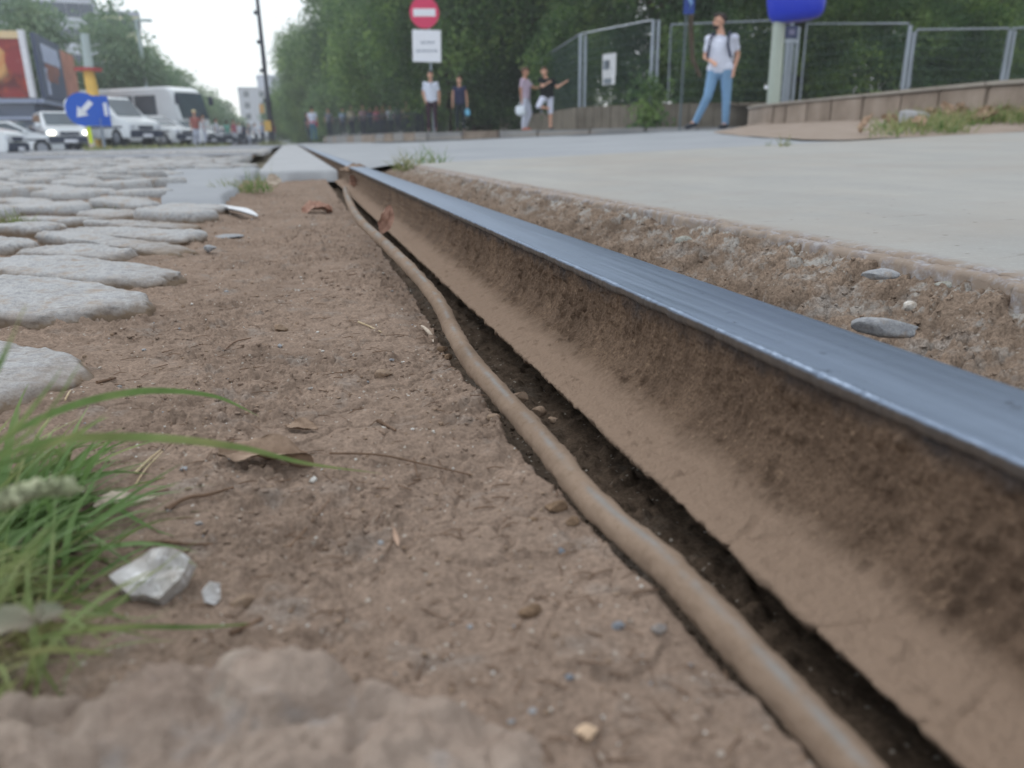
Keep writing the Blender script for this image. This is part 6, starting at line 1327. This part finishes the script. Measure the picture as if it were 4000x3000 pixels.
# crowd behind the railing: a few prototypes, copied
cols=[('dusty_pink',srgb(170,140,150)),('sand',srgb(190,176,136)),('pale_blue',srgb(150,168,196)),('grey',srgb(120,124,136)),('navy',srgb(58,66,92)),('cream',srgb(206,198,180)),('teal',srgb(120,176,164)),('rose',srgb(176,104,120)),('white',srgb(206,212,226)),('brown',srgb(112,88,76))]
protos=[]
protoA=person('x',(0,-40,0),0,1.72,dict(),cloth(srgb(170,140,150),'c0'),cloth(srgb(56,60,76),'dk'),vox=.026)[0]
protoB=person('x',(0,-40,0),0,1.68,dict(wrl=(.20,-.22,1.10),ell=(.24,.0,1.15),knr=(-.11,-.08,.5),anr=(-.10,.02,.09)),cloth(srgb(170,140,150),'c0'),cloth(srgb(56,60,76),'dk'),vox=.026,hairlong=True)[0]
def crowd(px,D_,z,ci,leg,label,group,first=None,rz=0.,s=1.):
    src=first if first else (protoA if ci%2 else protoB).copy()
    o=src if first else src
    if not first:
        link(o); 
        for ch in (protoA if ci%2 else protoB).children: c=ch.copy(); link(c,o)
    q=at_D(px,540,D_); o.location=(q[0],q[1],z); o.rotation_euler=(0,0,facing(q)+rz); o.scale=(s,s,s)
    for c in o.children:
        if c.name.startswith('shirt'): c.material_slots[0].link='OBJECT'; c.material_slots[0].material=cloth(cols[ci][1],'cloth_'+cols[ci][0])
        if c.name.startswith('trousers'): c.material_slots[0].link='OBJECT'; c.material_slots[0].material=cloth(leg,'leg_%d'%int(leg[0]*1000))
    tag(o,label,'person',group); return o
dk=srgb(58,64,82)
cl=[(1345,52,.47,2,'person in pale blue under the tree nearest the rail'),(1378,50,.46,5,'person in cream beside the pale blue one'),(1424,49,.46,0,'person in dusty pink leaning at the railing'),(1452,48,.46,4,'person in navy behind the railing'),(1478,47.5,.46,7,'person in rose in the middle of the railing crowd'),(1502,47,.45,9,'person in brown behind the railing'),(1530,46,.45,8,'person in white at the railing, right of the brown one'),(1560,46,.45,3,'person in grey behind the railing'),(1592,45,.44,1,'person in sand-coloured shirt at the railing, right part'),(1640,44.5,.44,4,'person in navy at the right end of the railing'),(1290,53,.47,3,'person in grey at the left start of the railing')]
for i,(px,D_,z,ci,lb) in enumerate(cl): crowd(px,D_,z,ci,dk,lb,'people behind the railing',protoA if i==0 else (protoB if i==1 else None),rz=rr.uniform(-.6,.6),s=rr.uniform(.95,1.06))
cl=[(800,48,8,'person in white near the dark car'),(850,56,8,'person in white in the street crowd, left part'),(892,60,6,'person in teal in the street crowd'),(918,62,7,'person in rose in the street crowd'),(938,64,8,'person in white beside the rose one'),(955,66,4,'person in navy in the street crowd'),(975,68,3,'person in grey in the street crowd'),(1000,70,8,'person in white left of the tram pole'),(1028,66,2,'person in pale blue at the tram pole'),(1072,60,7,'person in rose right of the tram pole'),(1205,50,4,'person in navy left of the walker in white')]
for i,(px,D_,ci,lb) in enumerate(cl): crowd(px,D_,.02 if px<1100 else .2,ci,dk if i%3 else srgb(190,196,214),lb,'people walking in the distant street',rz=rr.uniform(-1,3),s=rr.uniform(.95,1.05))
# dry verge weeds at the left kerb
rs=np.random.RandomState(77); N_=500; roots=[]
for i in range(N_):
    px=rs.uniform(330,900); D_=rs.uniform(24,31)+(px-330)*.02; q=at_D(px,590,D_); roots.append((q[0],q[1],float(left_z(q[0],q[1]))))
o=blade_mass('street_weeds',np.array(roots),rs.uniform(.05,.28,N_),rs.uniform(.02,.05,N_),rs.uniform(.1,1.,N_),rs.uniform(0,.4,N_),M_grassfar,None,78); tag(o,'dry weeds along the street island')

# ================================================================= haze
HZ=.0014
bm=bmesh.new(); bm_box(bm,(0,105,12.0),(180,300,30)); hz_=from_bm('haze',bm,None,None,False)
m=bpy.data.materials.new('haze'); m.use_nodes=True; t=m.node_tree; t.nodes.clear(); v=t.nodes.new('ShaderNodeVolumePrincipled'); v.inputs['Density'].default_value=HZ; v.inputs['Color'].default_value=(.93,.97,1,1); v.inputs['Anisotropy'].default_value=.3
oo=t.nodes.new('ShaderNodeOutputMaterial'); t.links.new(v.outputs[0],oo.inputs['Volume']); hz_.data.materials.append(m); tag(hz_,'thin bright haze in the air',None,None,'stuff')
